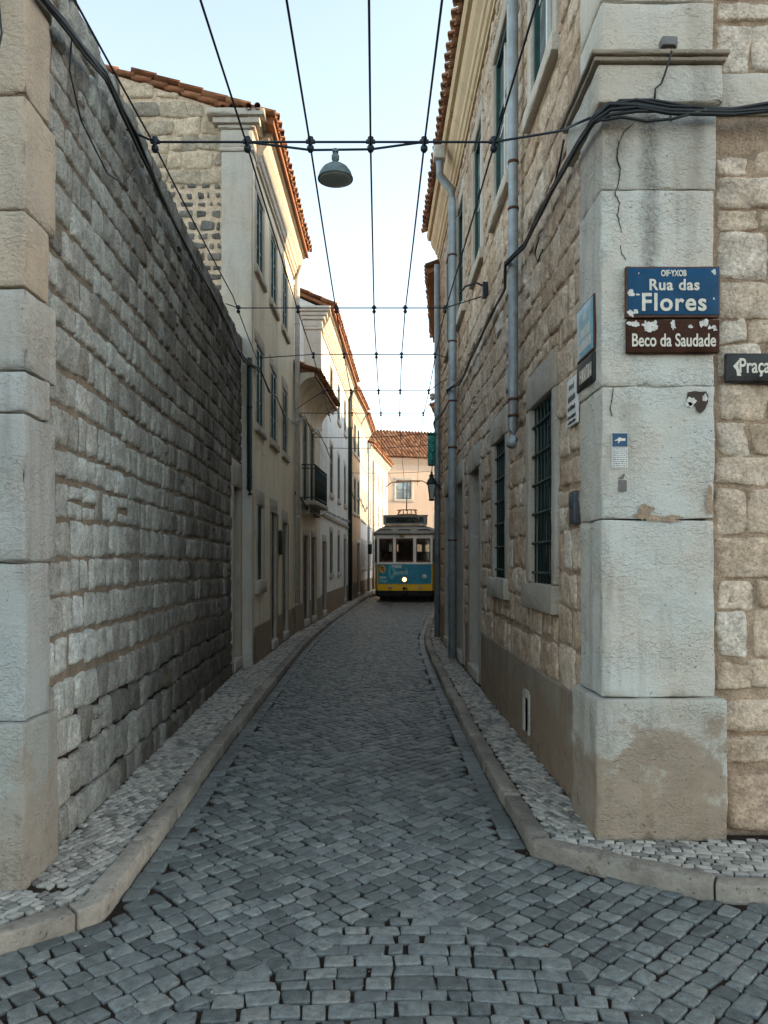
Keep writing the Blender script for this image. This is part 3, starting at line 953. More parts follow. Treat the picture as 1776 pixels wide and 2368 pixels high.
def cornice_prof(zt, h, proj):
    z = zt - h
    return [(-0.02, z), (0.035, z), (0.035, z + h * .10), (0.06, z + h * .13), (0.075, z + h * .2), (0.075, z + h * .26), (0.10, z + h * .30), (proj * .42, z + h * .40), (proj * .62, z + h * .55), (proj * .72, z + h * .70), (proj * .72, z + h * .78), (proj * .9, z + h * .80), (proj, z + h * .92), (proj, zt), (-0.02, zt)]

# ------------------------------------------------------------------ garden wall on the left
gw = thing('garden_wall', (-1.82, 7.5, 0), 'tall dark wall of rough grey stone blocks along the left pavement', 'wall')
WTOP = 4.80
def top_l(s):
    return WTOP + 0.06 * noise.noise(Vector((s * 1.3, 0, 5))) + 0.02 * noise.noise(Vector((s * 6, 1, 0)))
dr_l = (FL.sy(10.28), FL.sy(10.98), 0.1, 2.60)
mb = MB()
hl = [dr_l]
plane_holes(mb, FL, 0.0, FL.L, 0.93, WTOP - 0.03, hl, 0.001, 0.3, 1, 1)
plane_holes(mb, FL, 0.0, FL.L, -0.05, 0.93, hl, -0.016, 0.3, 2, 2)
mb.obox(FL, 0.0, FL.L - 0.02, 2.6, WTOP - 0.05, -0.50, -0.31, 0.5, 1)
mb.quad(FL.p(0, WTOP - 0.031, 0), FL.p(FL.L, WTOP - 0.031, 0), FL.p(FL.L, WTOP - 0.031, -0.5), FL.p(0, WTOP - 0.031, -0.5), 0.5, 1)
big = [(d[0] - 0.13, d[1] + 0.13, d[2], d[3] + 0.36) for d in hl]
tl = lambda s, z: min(1, max(0, random.gauss(0.76 - 0.64 * min(1, max(0, (s - 1.0) / 3.6)) - 0.2 * noise.noise(Vector((s * 0.6, z * 0.6, 2))), 0.15) - (0.25 if z < 0.9 else 0)))  # tone drops along the wall: deepening street shade painted in, plus darker stained stone
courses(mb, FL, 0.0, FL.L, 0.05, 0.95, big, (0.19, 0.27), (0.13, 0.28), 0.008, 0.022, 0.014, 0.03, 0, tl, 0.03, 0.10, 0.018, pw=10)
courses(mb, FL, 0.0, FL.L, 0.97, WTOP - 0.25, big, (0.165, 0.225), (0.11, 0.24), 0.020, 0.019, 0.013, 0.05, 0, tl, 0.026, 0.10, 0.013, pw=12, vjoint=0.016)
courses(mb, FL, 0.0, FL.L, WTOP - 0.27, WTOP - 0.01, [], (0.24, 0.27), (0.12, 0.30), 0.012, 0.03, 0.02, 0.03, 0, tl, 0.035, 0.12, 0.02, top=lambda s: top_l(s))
# coping stones on top so that the upper edge is ragged
s = 0
while s < FL.L:
    l = random.uniform(0.18, 0.4)
    zt = random.uniform(-0.02, 0.03)
    mb.rbox(lambda a, b, c: FL.p(s + l / 2 + a, WTOP - 0.07 + c + zt, -0.25 + b), l / 2 - 0.006, 0.255, 0.075, 0.03, 0.015, 0.09, random.random() * 0.5, seed=s)
    s += l
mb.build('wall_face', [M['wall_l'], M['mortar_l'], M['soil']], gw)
# corner pier of big dressed blocks
mb = MB()
zs = [0.84, 1.59, 2.29, 2.49, 2.88, 3.24, 3.78, 4.30, 4.84]
tone_q = [0.5, 0.55, 0.9, 0.6, 0.45, 0.4, 0.4, 0.45]
def TQ(x0, x1, y0, y1, z0, z1, shear=0.0):
    return lambda a, b, c: ((x0 + x1) / 2 + a, (y0 + y1) / 2 + b, (z0 + z1) / 2 + c)
for k in range(len(zs) - 1):
    dy = 3.90 + (0.05 if k % 2 else -0.03) * (1 if k < 7 else 0)
    warm = 1 if k >= 4 else 3
    mb.rbox(TQ(-2.575, -1.635 + random.uniform(-0.006, 0.006), 3.60, dy, zs[k], zs[k + 1]), 0.47, (dy - 3.60) / 2, (zs[k + 1] - zs[k]) / 2 - 0.003, 0.012, 0.005, 0.045, tone_q[k], warm, seed=k * 3.1)
mb.rbox(TQ(-2.62, -1.632, 3.55, 3.96, -0.02, 0.835), 0.50, 0.205, 0.43, 0.014, 0.006, 0.06, 0.45, 2, seed=44)
for i in range(4):
    for k in range(len(zs) - 1):
        x1 = -2.6 - i * 1.1
        mb.rbox(TQ(x1 - 1.1, x1, 3.64, 4.0, zs[k], zs[k + 1]), 0.545, 0.18, (zs[k + 1] - zs[k]) / 2 - 0.004, 0.02, 0.006, 0.12, random.random(), 1, seed=k + i)
    mb.rbox(TQ(x1 - 1.1, x1, 3.60, 4.0, -0.02, 0.835), 0.545, 0.20, 0.43, 0.03, 0.008, 0.12, random.random(), 2, seed=k + i)
mb.build('corner_pier', [M['lime'], M['lime_warm'], M['lime_foot'], M['lime_cool']], gw)
door(gw, FL, *dr_l[:2], 0.1, 2.60, 0.13, 0.36, 0.10, 0.03, M['trim'], M['door'])

# ------------------------------------------------------------------ stone building on the right
rb = thing('stone_building', (4.5, 9.5, 0), 'tan rubble stone building with corner pier, barred windows and green sashes on the right', 'building')
RY0, RY1 = 4.70, 15.0
EZ = 7.95
ground_w = [(FR.sy(a), FR.sy(b), 1.42, 2.82) for a, b in ((5.48, 6.27), (7.44, 8.20))]
doors_r = [(FR.sy(a), FR.sy(b), 0.1, 2.75) for a, b in ((9.35, 10.28), (11.1, 11.9), (13.15, 13.9))]
upper_w = [(FR.sy(a), FR.sy(b), 5.27, 6.88) for a, b in ((5.48, 6.25), (7.36, 8.2), (9.15, 9.93), (11.05, 11.8), (12.95, 13.7))]
holes = ground_w + doors_r + upper_w
mb = MB()
plane_holes(mb, FR, 0.0, FR.L, 0.0, 7.5, holes, 0.0, 0.35, 1, 1)
big = [(a - 0.12, b + 0.12, c - 0.20, d + 0.28) for (a, b, c, d) in holes]
tr = lambda s, z: min(1, max(0, random.gauss(0.5 + 0.25 * noise.noise(Vector((s * 0.5, z * 0.5, 8))), 0.24)))
courses(mb, FR, 0.0, FR.L, 0.72, 7.42, big, (0.17, 0.30), (0.14, 0.44), 0.012, 0.015, 0.019, 0.05, 0, tr, 0.030, 0.08, 0.022, pw=14)
# front wall on the crossing street, facing the camera: long rubble stones set in wide mortar
FX = Fr(1.86, 4.34, 32.0, 4.34, 1)
plane_holes(mb, FX, 0.0, FX.L, -0.05, 7.5, [], 0.0, 0.2, 1, 1)
courses(mb, FX, 0.075, 1.6, 0.07, 0.40, [], (0.32, 0.33), (0.5, 0.7), 0.03, 0.05, 0.02, 0.0, 0, lambda s, z: 0.1, 0.03, 0.08, 0.02, pw=12)
courses(mb, FX, 0.075, 1.6, 0.45, 0.84, [], (0.18, 0.2), (0.5, 0.8), 0.02, 0.05, 0.02, 0.0, 0, lambda s, z: random.uniform(0.2, 0.6), 0.03, 0.08, 0.02, pw=12)
zz = 0.87
trx = lambda s, z: min(1, max(0, random.gauss(0.68, 0.24)))
while zz < 7.2:
    hh = random.choice([0.11, 0.13, 0.15, 0.19, 0.22, 0.28])
    if not (3.97 < zz + hh and zz < 4.30):
        courses(mb, FX, 0.045 + random.uniform(0, 0.02), 1.6, zz, zz + hh - 0.001, [], (hh - 0.001, hh), (0.16, 0.40), 0.002, 0.014, 0.024, 0.01, 0, trx, 0.016, 0.12, 0.020, vjoint=0.014, pw=16)
    zz += hh + random.uniform(0.004, 0.018)
mb.obox(FR, FR.L - 0.001, FR.L + 0.3, 0.0, 7.5, -4.0, -0.001, 0.5, 1)
mb.obox(FX, 0.5, FX.L, 0.0, 7.5, -4.0, -0.3, 0.5, 1)
mb.box(6.5, 8.5, 4.6, 15.2, 0, 7.5, 0.5, 1)
mb.build('wall', [M['wall_r'], M['mortar_r']], rb)
# rendered dado along the pavement with a small vent hole
mb = MB()
vent = (FR.sy(6.25), FR.sy(6.42), 0.18, 0.47)
plane_holes(mb, FR, 0.0, ground_w[1][1] + 0.93, -0.02, 0.74, [vent], 0.03, 0.05, 0)
x1 = ground_w[1][1] + 0.93
mb.quad(FR.p(0, 0.74, 0.03), FR.p(x1, 0.74, 0.03), FR.p(x1, 0.765, -0.02), FR.p(0, 0.765, -0.02))
mb.build('dado', M['dado'], rb)
v = MB()
for (a, b, c, d) in ((vent[0] - .03, vent[0], vent[2], vent[3] + .04), (vent[1], vent[1] + .05, vent[2], vent[3] + .04), (vent[0], vent[1], vent[3], vent[3] + .06)):
    v.obox(FR, a, b, c, d, 0.0, 0.045)
vo = v.build('vent', M['trim_pale'], rb)
v = MB(); v.quad(FR.p(vent[0], vent[2], -.015), FR.p(vent[1], vent[2], -.015), FR.p(vent[1], vent[3], -.015), FR.p(vent[0], vent[3], -.015))
v.build('vent_hole', M['door'], vo)
# corner pier
mb = MB()
PX0, PX1, PY = 1.258, 1.885, 4.27
pz = [0.838, 1.825, 2.565, 3.655, 4.12]
pt = [0.62, 0.70, 0.85, 0.35]
for k in range(4):
    mb.rbox(TQ(PX0 + random.uniform(-.003, .003), PX1 + random.uniform(-.008, .008), PY, 4.72, pz[k], pz[k + 1]), (PX1 - PX0) / 2, (4.72 - PY) / 2, (pz[k + 1] - pz[k]) / 2 - 0.0025, 0.009, 0.005, 0.035, pt[k], 0, seed=k * 5.3, nmax=26)
for k, (a, b) in enumerate(((4.38, 4.70), (4.70, 5.3), (5.3, 6.1), (6.1, 6.9), (6.9, 7.5))):
    mb.rbox(TQ(PX0 + 0.003, PX1 - 0.004, PY + 0.004, 4.72, a, b), (PX1 - PX0) / 2, (4.72 - PY) / 2, (b - a) / 2 - 0.0025, 0.013, 0.005, 0.06, 0.7, 0, seed=k * 2.3 + 60)
mb.rbox(TQ(1.213, 1.935, 4.215, 4.74, -0.03, 0.835), 0.361, 0.2625, 0.4325, 0.013, 0.006, 0.035, 0.5, 1, seed=91, nmax=26)
# moulded cap band round the pier
for (a, b, px, r, tn) in ((4.125, 4.335, 0.028, 0.012, 0.6), (4.338, 4.362, 0.055, 0.008, 0.4), (4.364, 4.392, 0.075, 0.01, 0.3)):
    mb.rbox(TQ(PX0 - px, PX1 + 0.02 + px * 0.5, PY - px, 4.95, a, b), (PX1 - PX0 + 0.02 + px * 1.5) / 2, (4.95 - PY + px) / 2, (b - a) / 2, r, 0.003, 0.05, tn, 0 if a < 4.3 else 3, seed=a)
mb.rbox(TQ(1.925, 3.4, 4.31, 4.6, 4.10, 4.33), 0.73, 0.145, 0.115, 0.012, 0.004, 0.06, 0.8, 0, seed=5)
cp = mb.build('corner_pier', [M['lime_pier'], M['lime_dirty'], M['trim'], M['moss_trim']], rb)
# long crack down the pier
ck = MB()
def zigzag(pts, w, y, seed=0):
    P = []
    for (a, b) in zip(pts[:-1], pts[1:]):
        n = 6
        for k in range(n):
            u = k / n
            P.append((a[0] + (b[0] - a[0]) * u + 0.006 * noise.noise(Vector((k * 2.3 + seed, a[1] * 9, 0))), a[1] + (b[1] - a[1]) * u))
    P.append(pts[-1])
    vs = []; fs = []
    for i, (x, z) in enumerate(P):
        ww = w * (0.55 + 0.8 * abs(noise.noise(Vector((i * 0.9, seed, 2))))) * (1 if 0 < i < len(P) - 1 else 0.2)
        vs += [(x - ww / 2, y, z), (x + ww / 2, y, z), (x + ww / 2, y + 0.02, z), (x - ww / 2, y + 0.02, z)]
    for i in range(len(P) - 1):
        a = 4 * i
        fs += [(a, a + 1, a + 5, a + 4), (a + 1, a + 2, a + 6, a + 5), (a + 3, a, a + 4, a + 7)]
    return vs, fs
def pq(u, v, Y=PY):
    return ((u - 810) / 1662 * Y, 1.6 - (v - 1210) / 1662 * Y)
for pts, w in (([(1369, 265), (1348, 285), (1338, 305), (1334, 320), (1333, 340), (1340, 365), (1335, 400), (1328, 418), (1338, 440), (1333, 465), (1340, 490), (1341, 545), (1352, 562)], 0.006),
               ([(1325, 838), (1322, 860), (1318, 882), (1322, 900)], 0.003), ([(1448, 250), (1450, 262)], 0.003)):
    vs, fs = zigzag([pq(*p) for p in pts], w, PY - 0.004, w * 1000)
    ck = MB(); ck.add(vs, fs)
    ck.build('crack', M['soil'], cp)
# cornice, eaves and roof
mb = MB()
extrude(mb, FR, cornice_prof(EZ, 0.52, 0.27), -0.45, FR.L + 0.06, 0, 0.5, 4)
mb.build('cornice', M['ochre'], rb)
mb = MB()
extrude(mb, FX, cornice_prof(EZ, 0.52, 0.27), -0.7, 8.0, 0, 0.5, 2)
mb.build('cornice', M['ochre'], rb)
mb = MB()
tile_slope(mb, FR, -0.55, FR.L + 0.08, 0.36, EZ + 0.02, -0.9, EZ + 0.52, 0.2, 0.36, 0, 6)
ridge = 3.4
mb.obox(FR, -0.5, FR.L + 0.05, EZ - 0.45, EZ - 0.02, -6.5, -0.03, 0.3, 0)
for sgn in (0,):
    vs = [FR.p(-0.5, EZ - 0.02, 0.25), FR.p(FR.L + .05, EZ - 0.02, 0.25), FR.p(FR.L + .05, EZ + ridge * 0.4, 0.25 - ridge), FR.p(-0.5, EZ + ridge * 0.4, 0.25 - ridge), FR.p(FR.L + .05, EZ - 0.02, -6.5), FR.p(-0.5, EZ - 0.02, -6.5)]
    mb.add(vs, [(0, 1, 2, 3), (3, 2, 4, 5), (0, 3, 5), (1, 4, 2)], 0.4, 0)
mb.box(8.0, 32, 4.4, 10.0, 7.45, 7.9, 0.4, 0)
mb.build('roof', M['tile'], rb)
for w in ground_w:
    window(rb, FR, *w, 'grille', 0.13, 0.27, 0.20, 0.06, 0.035, M['trim'], M['iron_green'], M['glass'], (1, 1))
for k, w in enumerate(upper_w):
    wobj = window(rb, FR, *w, 'sash', 0.12, 0.20, 0.13, 0.05, 0.03, M['trim_pale'], M['frame_white'], M['glass_pale'], (2, 2))
    g = MB()
    for (a, b) in ((w[0] + 0.002, w[0] + 0.05), (w[1] - 0.05, w[1] - 0.002)):
        g.obox(FR, a, b, w[2] + 0.004, w[3] - 0.004, -0.045, -0.004)
    g.obox(FR, w[0] + 0.052, w[1] - 0.052, w[3] - 0.06, w[3] - 0.004, -0.045, -0.004)
    g.obox(FR, w[0] + 0.052, w[1] - 0.052, w[2] + (w[3] - w[2]) * 0.62, w[2] + (w[3] - w[2]) * 0.66, -0.045, -0.028)
    g.build('green_frame', M['frame_green'], wobj)
for d in doors_r:
    door(rb, FR, *d, 0.13, 0.30, 0.24, 0.03, M['trim'], M['door_stone'])
downpipe(rb, [(1.19, 6.62, z) for z in (7.6, 5.4, 4.5, 3.2, 2.72)] + [(1.185, 6.60, 2.64), (1.16, 6.55, 2.58)], 0.043, [(1.19, 6.62, z) for z in (5.02, 4.62, 2.98, 2.84)])
downpipe(rb, [(0.97, 11.6, 7.68), (0.975, 11.6, 7.40), (1.16, 11.62, 7.18), (1.17, 11.62, 7.0), (1.17, 11.62, 3.0), (1.17, 11.62, 0.12)], 0.062, [(1.17, 11.62, z) for z in (6.2, 4.9, 4.0, 3.3, 1.9)])
downpipe(rb, [(1.20, 14.85, 7.3), (1.20, 14.85, 0.12)], 0.055, [(1.20, 14.85, z) for z in (6.5, 4.4, 2.6)], M['zinc'])
mb = MB()
mb.rbox(lambda a, b, c: (0.97 + a, 11.6 + b, 7.72 + c), 0.09, 0.10, 0.10, 0.02, 0.004, 0.1)
mb.build('rain_hopper', M['white_pvc'], rb)

# ------------------------------------------------------------------ the row of houses on the left
def house_body(mb, F, ez, depth, holes, reveal=0.3, mi=0, gable=0.0, z0=-0.05, ridge_f=0.5, side0=True):
    plane_holes(mb, F, 0, F.L, z0, ez, holes, 0.0, reveal, mi)
    e = 0.01
    for s in ((e, F.L - e) if side0 else (F.L - e,)):
        mb.quad(F.p(s, z0, 0), F.p(s, ez, 0), F.p(s, ez, -depth), F.p(s, z0, -depth), 0.5, mi)
        if gable:
            mb.add([F.p(s, ez, 0), F.p(s, ez, -depth), F.p(s, ez + gable, -depth * ridge_f)], [(0, 1, 2)], 0.5, mi)
    mb.quad(F.p(0, z0, -depth), F.p(F.L, z0, -depth), F.p(F.L, ez, -depth), F.p(0, ez, -depth), 0.5, mi)

def house_roof(parent, F, ez, over, depth, rise, mats=None, ext0=0.0, ext1=0.0, ridge_f=0.5, rows=5, period=0.2):
    mb = MB()
    rp = -depth * ridge_f
    sl = rise / (over - rp)
    o1 = over - 0.37 * rows * math.cos(math.atan(sl))
    tile_slope(mb, F, -ext0, F.L + ext1, over, ez + 0.02, o1, ez + 0.02 + (over - o1) * sl, period, 0.36, 0, 6, rows=rows)
    zt = ez - 0.01
    a, b = -ext0 + 0.03, F.L + ext1 - 0.03
    oe = over - 0.06
    vs = [F.p(a, zt, oe), F.p(b, zt, oe), F.p(b, zt + rise, rp), F.p(a, zt + rise, rp), F.p(b, zt, -depth - 0.2), F.p(a, zt, -depth - 0.2)]
    vs += [(x, y, z - 0.08) for (x, y, z) in vs]
    mb.add(vs, [(0, 1, 2, 3), (3, 2, 4, 5), (6, 9, 8, 7), (9, 11, 10, 8), (0, 6, 7, 1), (1, 7, 8, 2), (2, 8, 10, 4), (0, 3, 9, 6), (3, 5, 11, 9), (4, 10, 11, 5)], 0.45, 0)
    return mb.build('roof', mats or M['tile'], parent)

# house with the rubble gable
F1 = Fr(*FH[0], *FH[1], 1)
h1 = thing('gable_house', (-3.5, 13.5, 0), 'cream plastered house with rubble stone gable and tiled eaves behind the garden wall', 'house')
E1 = 8.0
ys = [(11.42, 12.05), (12.85, 13.5), (14.3, 14.95)]
w_mid = [(F1.sy(a), F1.sy(b), 3.62, 4.82) for a, b in ys]
w_top = [(F1.sy(a), F1.sy(b), 5.95, 7.08) for a, b in ys]
g_win = [(F1.sy(11.5), F1.sy(12.0), 1.30, 2.42)]
g_dr = [(F1.sy(12.9), F1.sy(13.45), 0.1, 2.40), (F1.sy(14.35), F1.sy(14.9), 0.1, 2.30)]
mb = MB()
house_body(mb, F1, E1, 6.0, w_mid + w_top + g_win + g_dr, 0.3, 0, 0.98, side0=False)
FG = Fr(-1.79, 11.15, -8.0, 11.15, -1)     # gable wall facing the camera, s runs to the left
mb.build('wall', M['cream'], h1)
mb = MB()
vs = [FG.p(0, 0, -0.01), FG.p(6.2, 0, -0.01), FG.p(6.2, E1, -0.01), FG.p(3.0, E1 + 0.96, -0.01), FG.p(0, E1, -0.01)]
mb.add(vs, [(0, 1, 2, 3, 4)], 0.7, 1)
def gable_top(s):
    return E1 + 0.315 * s - 0.03
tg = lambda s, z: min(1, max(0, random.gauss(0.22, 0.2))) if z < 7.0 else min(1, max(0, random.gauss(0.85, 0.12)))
zz = 4.3
while zz < 7.02:
    hh = random.choice([0.07, 0.09, 0.10, 0.12, 0.14])
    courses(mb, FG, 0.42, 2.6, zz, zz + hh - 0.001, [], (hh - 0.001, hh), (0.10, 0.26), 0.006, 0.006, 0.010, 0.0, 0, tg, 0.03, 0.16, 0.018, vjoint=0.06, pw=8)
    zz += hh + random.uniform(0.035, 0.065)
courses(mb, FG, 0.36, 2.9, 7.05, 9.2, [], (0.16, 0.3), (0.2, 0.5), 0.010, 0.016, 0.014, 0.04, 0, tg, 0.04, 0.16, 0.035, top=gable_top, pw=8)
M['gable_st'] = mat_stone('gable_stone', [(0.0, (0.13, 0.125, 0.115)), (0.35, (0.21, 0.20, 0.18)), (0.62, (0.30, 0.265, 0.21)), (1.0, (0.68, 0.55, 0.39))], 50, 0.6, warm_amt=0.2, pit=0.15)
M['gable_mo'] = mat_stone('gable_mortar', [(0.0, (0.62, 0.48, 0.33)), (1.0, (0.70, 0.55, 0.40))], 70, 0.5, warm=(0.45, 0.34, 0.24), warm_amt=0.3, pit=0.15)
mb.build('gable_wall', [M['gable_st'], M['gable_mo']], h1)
mb = MB()
PXa, PXb = -2.21, -1.772
mb.rbox(TQ(PXa, PXb, 11.08, 11.42, 0.0, 7.48), 0.219, 0.17, 3.74, 0.012, 0.004, 0.10, 0.75, 0, nmax=60)
for (za, zb, e) in ((7.485, 7.54, 0.03), (7.545, 7.80, 0.012), (7.805, 7.86, 0.05), (7.863, 7.95, 0.12), (7.953, 8.05, 0.20)):
    mb.rbox(TQ(PXa - e, PXb + e, 11.08 - e * 0.6, 11.42, za, zb), 0.219 + e, 0.17 + e * 0.3, (zb - za) / 2, 0.012, 0.003, 0.08, 0.7, 1)
mb.build('corner_pilaster', [M['lime'], M['trim_pale']], h1)
mb = MB()
extrude(mb, F1, cornice_prof(E1, 0.55, 0.26), 0.28, F1.L + 0.02, 0, 0.5, 3)
mb.build('cornice', M['trim_pale'], h1)
house_roof(h1, F1, E1, 0.36, 6.0, 1.06, ext0=0.02, ext1=0.1, rows=6)
mb = MB()
for k in range(16):
    s0 = 0.25 + k * 0.24
    z = lambda s: E1 + 0.06 + 0.316 * s
    r0, r1 = 0.05, 0.038
    mb.tube([FG.p(s0, z(s0) + 0.0 + 0.02, 0.0), FG.p(s0 + 0.28, z(s0 + 0.28), 0.0)], [r0, r1], 9, random.random())
for k in range(5):
    xx = -2.17 + k * 0.125
    mb.tube([(xx, 10.94 + random.uniform(-.03, .03), 8.05 + random.uniform(-.01, .01)), (xx, 11.35, 8.10)], [0.045, 0.04], 9, random.uniform(0, 0.3), 0, False)
mb.build('verge_tiles', M['tile'], h1)
for w in w_mid + w_top:
    window(h1, F1, *w, 'sash', 0.12, 0.20, 0.12, 0.03, 0.014, M['trim'], M['frame_green'], M['glass_pale'], (2, 3))
window(h1, F1, *g_win[0], 'plain', 0.13, 0.24, 0.20, 0.04, 0.02, M['trim'], M['iron_green'], M['glass'], (2, 1))
for d in g_dr:
    door(h1, F1, *d, 0.13, 0.24, 0.045, 0.014, M['trim'], M['door'])
mb = MB()
plane_holes(mb, F1, 0.05, F1.L - 0.2, 0.0, 0.62, [(a - .13, b + .13, c, d) for a, b, c, d in g_dr], 0.025, 0.02, 0)
mb.build('dado', M['dado'], h1)
downpipe(h1, [(-1.80, 11.04, 4.5), (-1.80, 11.04, 2.62), (-1.79, 11.02, 2.54)], 0.036, [(-1.80, 11.04, 3.8), (-1.80, 11.04, 2.8)], M['iron_green'])
downpipe(h1, [F1.p(F1.L - 0.1, 7.7, 0.12), F1.p(F1.L - 0.1, 7.4, 0.08), F1.p(F1.L - 0.1, 0.7, 0.08)], 0.055, [F1.p(F1.L - 0.1, z, 0.08) for z in (6.5, 4.5, 2.5)], M['white_pvc'])
bx = MB()
bx.rbox(lambda a, b, c: F1.p(F1.sy(13.85) + a, 1.92 + c, 0.035 + b), 0.12, 0.03, 0.22, 0.02, 0.002, 0.1)
tag(bx.build('letter_box', M['iron_green']), 'dark metal letter box on the cream house between its two doors', 'letter box')

# low house with the balcony
F2 = Fr(FH[1][0], FH[1][1] + 0.02, *FH[2], 1)
h2 = thing('balcony_house', (-3.0, 18, 0), 'low beige house with small iron balcony and dark overhanging eaves on the left', 'house')
E2 = 5.52
b_dr = [(F2.sy(17.2), F2.sy(17.75), 2.95, 4.72), (F2.sy(18.25), F2.sy(18.8), 2.95, 4.72)]
g2 = [(F2.sy(17.3), F2.sy(17.95), 0.1, 2.15), (F2.sy(18.5), F2.sy(19.1), 0.1, 2.15)]
mb = MB()
house_body(mb, F2, E2, 5.5, b_dr + g2, 0.3, 0, 1.0)
mb.build('wall', M['beige'], h2)
mb = MB()
n = 8
prof = [(-0.02, E2 - 0.75), (0.03, E2 - 0.75), (0.03, E2 - 0.68)] + [(0.03 + 0.36 * (1 - math.cos(math.pi / 2 * k / n)), E2 - 0.62 + 0.52 * math.sin(math.pi / 2 * k / n)) for k in range(n + 1)] + [(0.42, E2 - 0.08), (0.42, E2), (-0.02, E2)]
extrude(mb, F2, prof, 0.02, F2.L - 0.05, 0, 0.5, 2)
mb.build('cove_cornice', M['beige'], h2)
house_roof(h2, F2, E2, 0.52, 5.5, 1.2, ext0=-0.02, ext1=0.05, rows=4)
for w in b_dr:
    window(h2, F2, *w, 'french', 0.10, 0.14, 0, 0.04, 0.015, M['trim'], M['frame_green'], M['glass_pale'], (2, 4))
for d in g2:
    door(h2, F2, *d, 0.10, 0.16, 0.045, 0.014, M['trim'], M['door'])
mb = MB()
plane_holes(mb, F2, 0.03, F2.L, 0.0, 0.65, [(a - .10, b + .10, c, d) for a, b, c, d in g2], 0.02, 0.02, 0)
mb.build('dado', M['dado'], h2)
ba, bb, bo, bz = F2.sy(17.0), F2.sy(18.95), 0.30, 2.93
mb = MB()
mb.rbox(lambda a, b, c: F2.p((ba + bb) / 2 + a, bz - 0.06 + c, bo / 2 + b), (bb - ba) / 2 + 0.04, bo / 2 + 0.03, 0.05, 0.015, 0.003, 0.15)
for s in (ba + 0.15, bb - 0.15):
    mb.obox(F2, s - .05, s + .05, bz - 0.3, bz - 0.112, 0.0, 0.16)
bal = mb.build('balcony', M['trim'], h2)
rl = MB()
zt = bz + 0.78
for z in (bz + 0.06, zt - 0.08, zt):
    rl.tube([F2.p(ba, z, 0.0), F2.p(ba, z, bo), F2.p(bb, z, bo), F2.p(bb, z, 0.0)], 0.012, 6)
for k in range(21):
    s = ba + (bb - ba) * k / 20
    rl.tube([F2.p(s, bz - 0.02, bo), F2.p(s, zt, bo)], 0.008, 5)
for k in range(1, 4):
    for s in (ba, bb):
        rl.tube([F2.p(s, bz - 0.02, bo * k / 4), F2.p(s, zt, bo * k / 4)], 0.008, 5)
for k in range(10):
    s = ba + (bb - ba) * (k + 0.5) / 10
    rl.tube([F2.p(s + 0.045 * math.cos(a), bz + 0.36 + 0.16 * math.sin(a), bo) for a in [i * math.pi / 6 for i in range(13)]], 0.006, 5)
rl.build('railing', M['iron_green'], bal)

# tall white house
F3 = Fr(FH[2][0], FH[2][1] + 0.02, *FH[3], 1)
h3 = thing('white_house', (-3.5, 24, 0), 'tall white house with sunlit cornice rising above the balcony house', 'house')
E3 = 8.15
yb = [(22.3, 23.0), (24.6, 25.3), (26.9, 27.6)]
w3m = [(F3.sy(a), F3.sy(b), 3.55, 4.95) for a, b in yb]
w3t = [(F3.sy(a), F3.sy(b), 6.10, 7.25) for a, b in yb]
d3 = [(F3.sy(20.5), F3.sy(21.2), 0.1, 2.10), (F3.sy(26.9), F3.sy(27.6), 0.1, 2.35)]
w3g = [(F3.sy(22.3), F3.sy(23.0), 1.2, 2.4), (F3.sy(24.6), F3.sy(25.3), 1.2, 2.4)]
mb = MB()
house_body(mb, F3, E3, 6.0, w3m + w3t + d3 + w3g, 0.3, 0, 1.4)
mb.build('wall', M['white'], h3)
mb = MB()
fx, fy, _ = F3.p(0, 0, 0)
mb.box(fx - 0.42, fx + 0.03, fy - 0.05, fy + 0.32, 5.0, 7.55, 0.7, 0)
for (za, zb, e) in ((7.552, 7.62, 0.05), (7.622, 7.80, 0.03), (7.803, 7.9, 0.10), (7.903, 8.0, 0.16), (8.003, 8.14, 0.25)):
    mb.rbox(TQ(fx - 0.42 - e * 0.5, fx + 0.03 + e, fy - 0.05 - e * 0.5, fy + 0.32, za, zb), 0.225 + e * 0.75, 0.185 + e * 0.25, (zb - za) / 2, 0.012, 0.002, 0.1, 0.7)
mb.build('corner_pilaster', M['trim_pale'], h3)
mb = MB()
extrude(mb, F3, cornice_prof(E3, 0.6, 0.30), 0.28, F3.L - 0.02, 0, 0.5, 3)
mb.build('cornice', M['trim_pale'], h3)
mb = MB()
extrude(mb, F3, [(-0.02, 2.75), (0.05, 2.77), (0.06, 2.84), (-0.02, 2.86)], 0.1, F3.L - 0.3, 0)
mb.build('string_course', M['trim_pale'], h3)
house_roof(h3, F3, E3, 0.42, 6.0, 1.5, ext0=0.1, ext1=0.0, rows=5)
for w in w3m + w3t:
    window(h3, F3, *w, 'sash', 0.10, 0.16, 0.14, 0.03, 0.014, M['trim_pale'], M['frame_green'], M['glass'], (2, 3))
for w in w3g:
    window(h3, F3, *w, 'plain', 0.10, 0.18, 0.12, 0.05, 0.014, M['trim_pale'], M['iron_green'], M['glass'], (2, 2))
for d in d3:
    door(h3, F3, *d, 0.10, 0.18, 0.045, 0.014, M['trim_pale'], M['door'])
mb = MB()
plane_holes(mb, F3, 0.03, F3.L, 0.0, 0.7, [(a - .10, b + .10, c, d) for a, b, c, d in d3], 0.02, 0.02, 0)
mb.build('dado', M['dado'], h3)
downpipe(h3, [F3.p(F3.L - 0.12, 7.9, 0.15), F3.p(F3.L - 0.12, 7.5, 0.09), F3.p(F3.L - 0.12, 0.1, 0.09)], 0.075, [F3.p(F3.L - 0.12, z, 0.09) for z in (6.5, 4.8, 3.2, 1.6)], M['iron_green'])

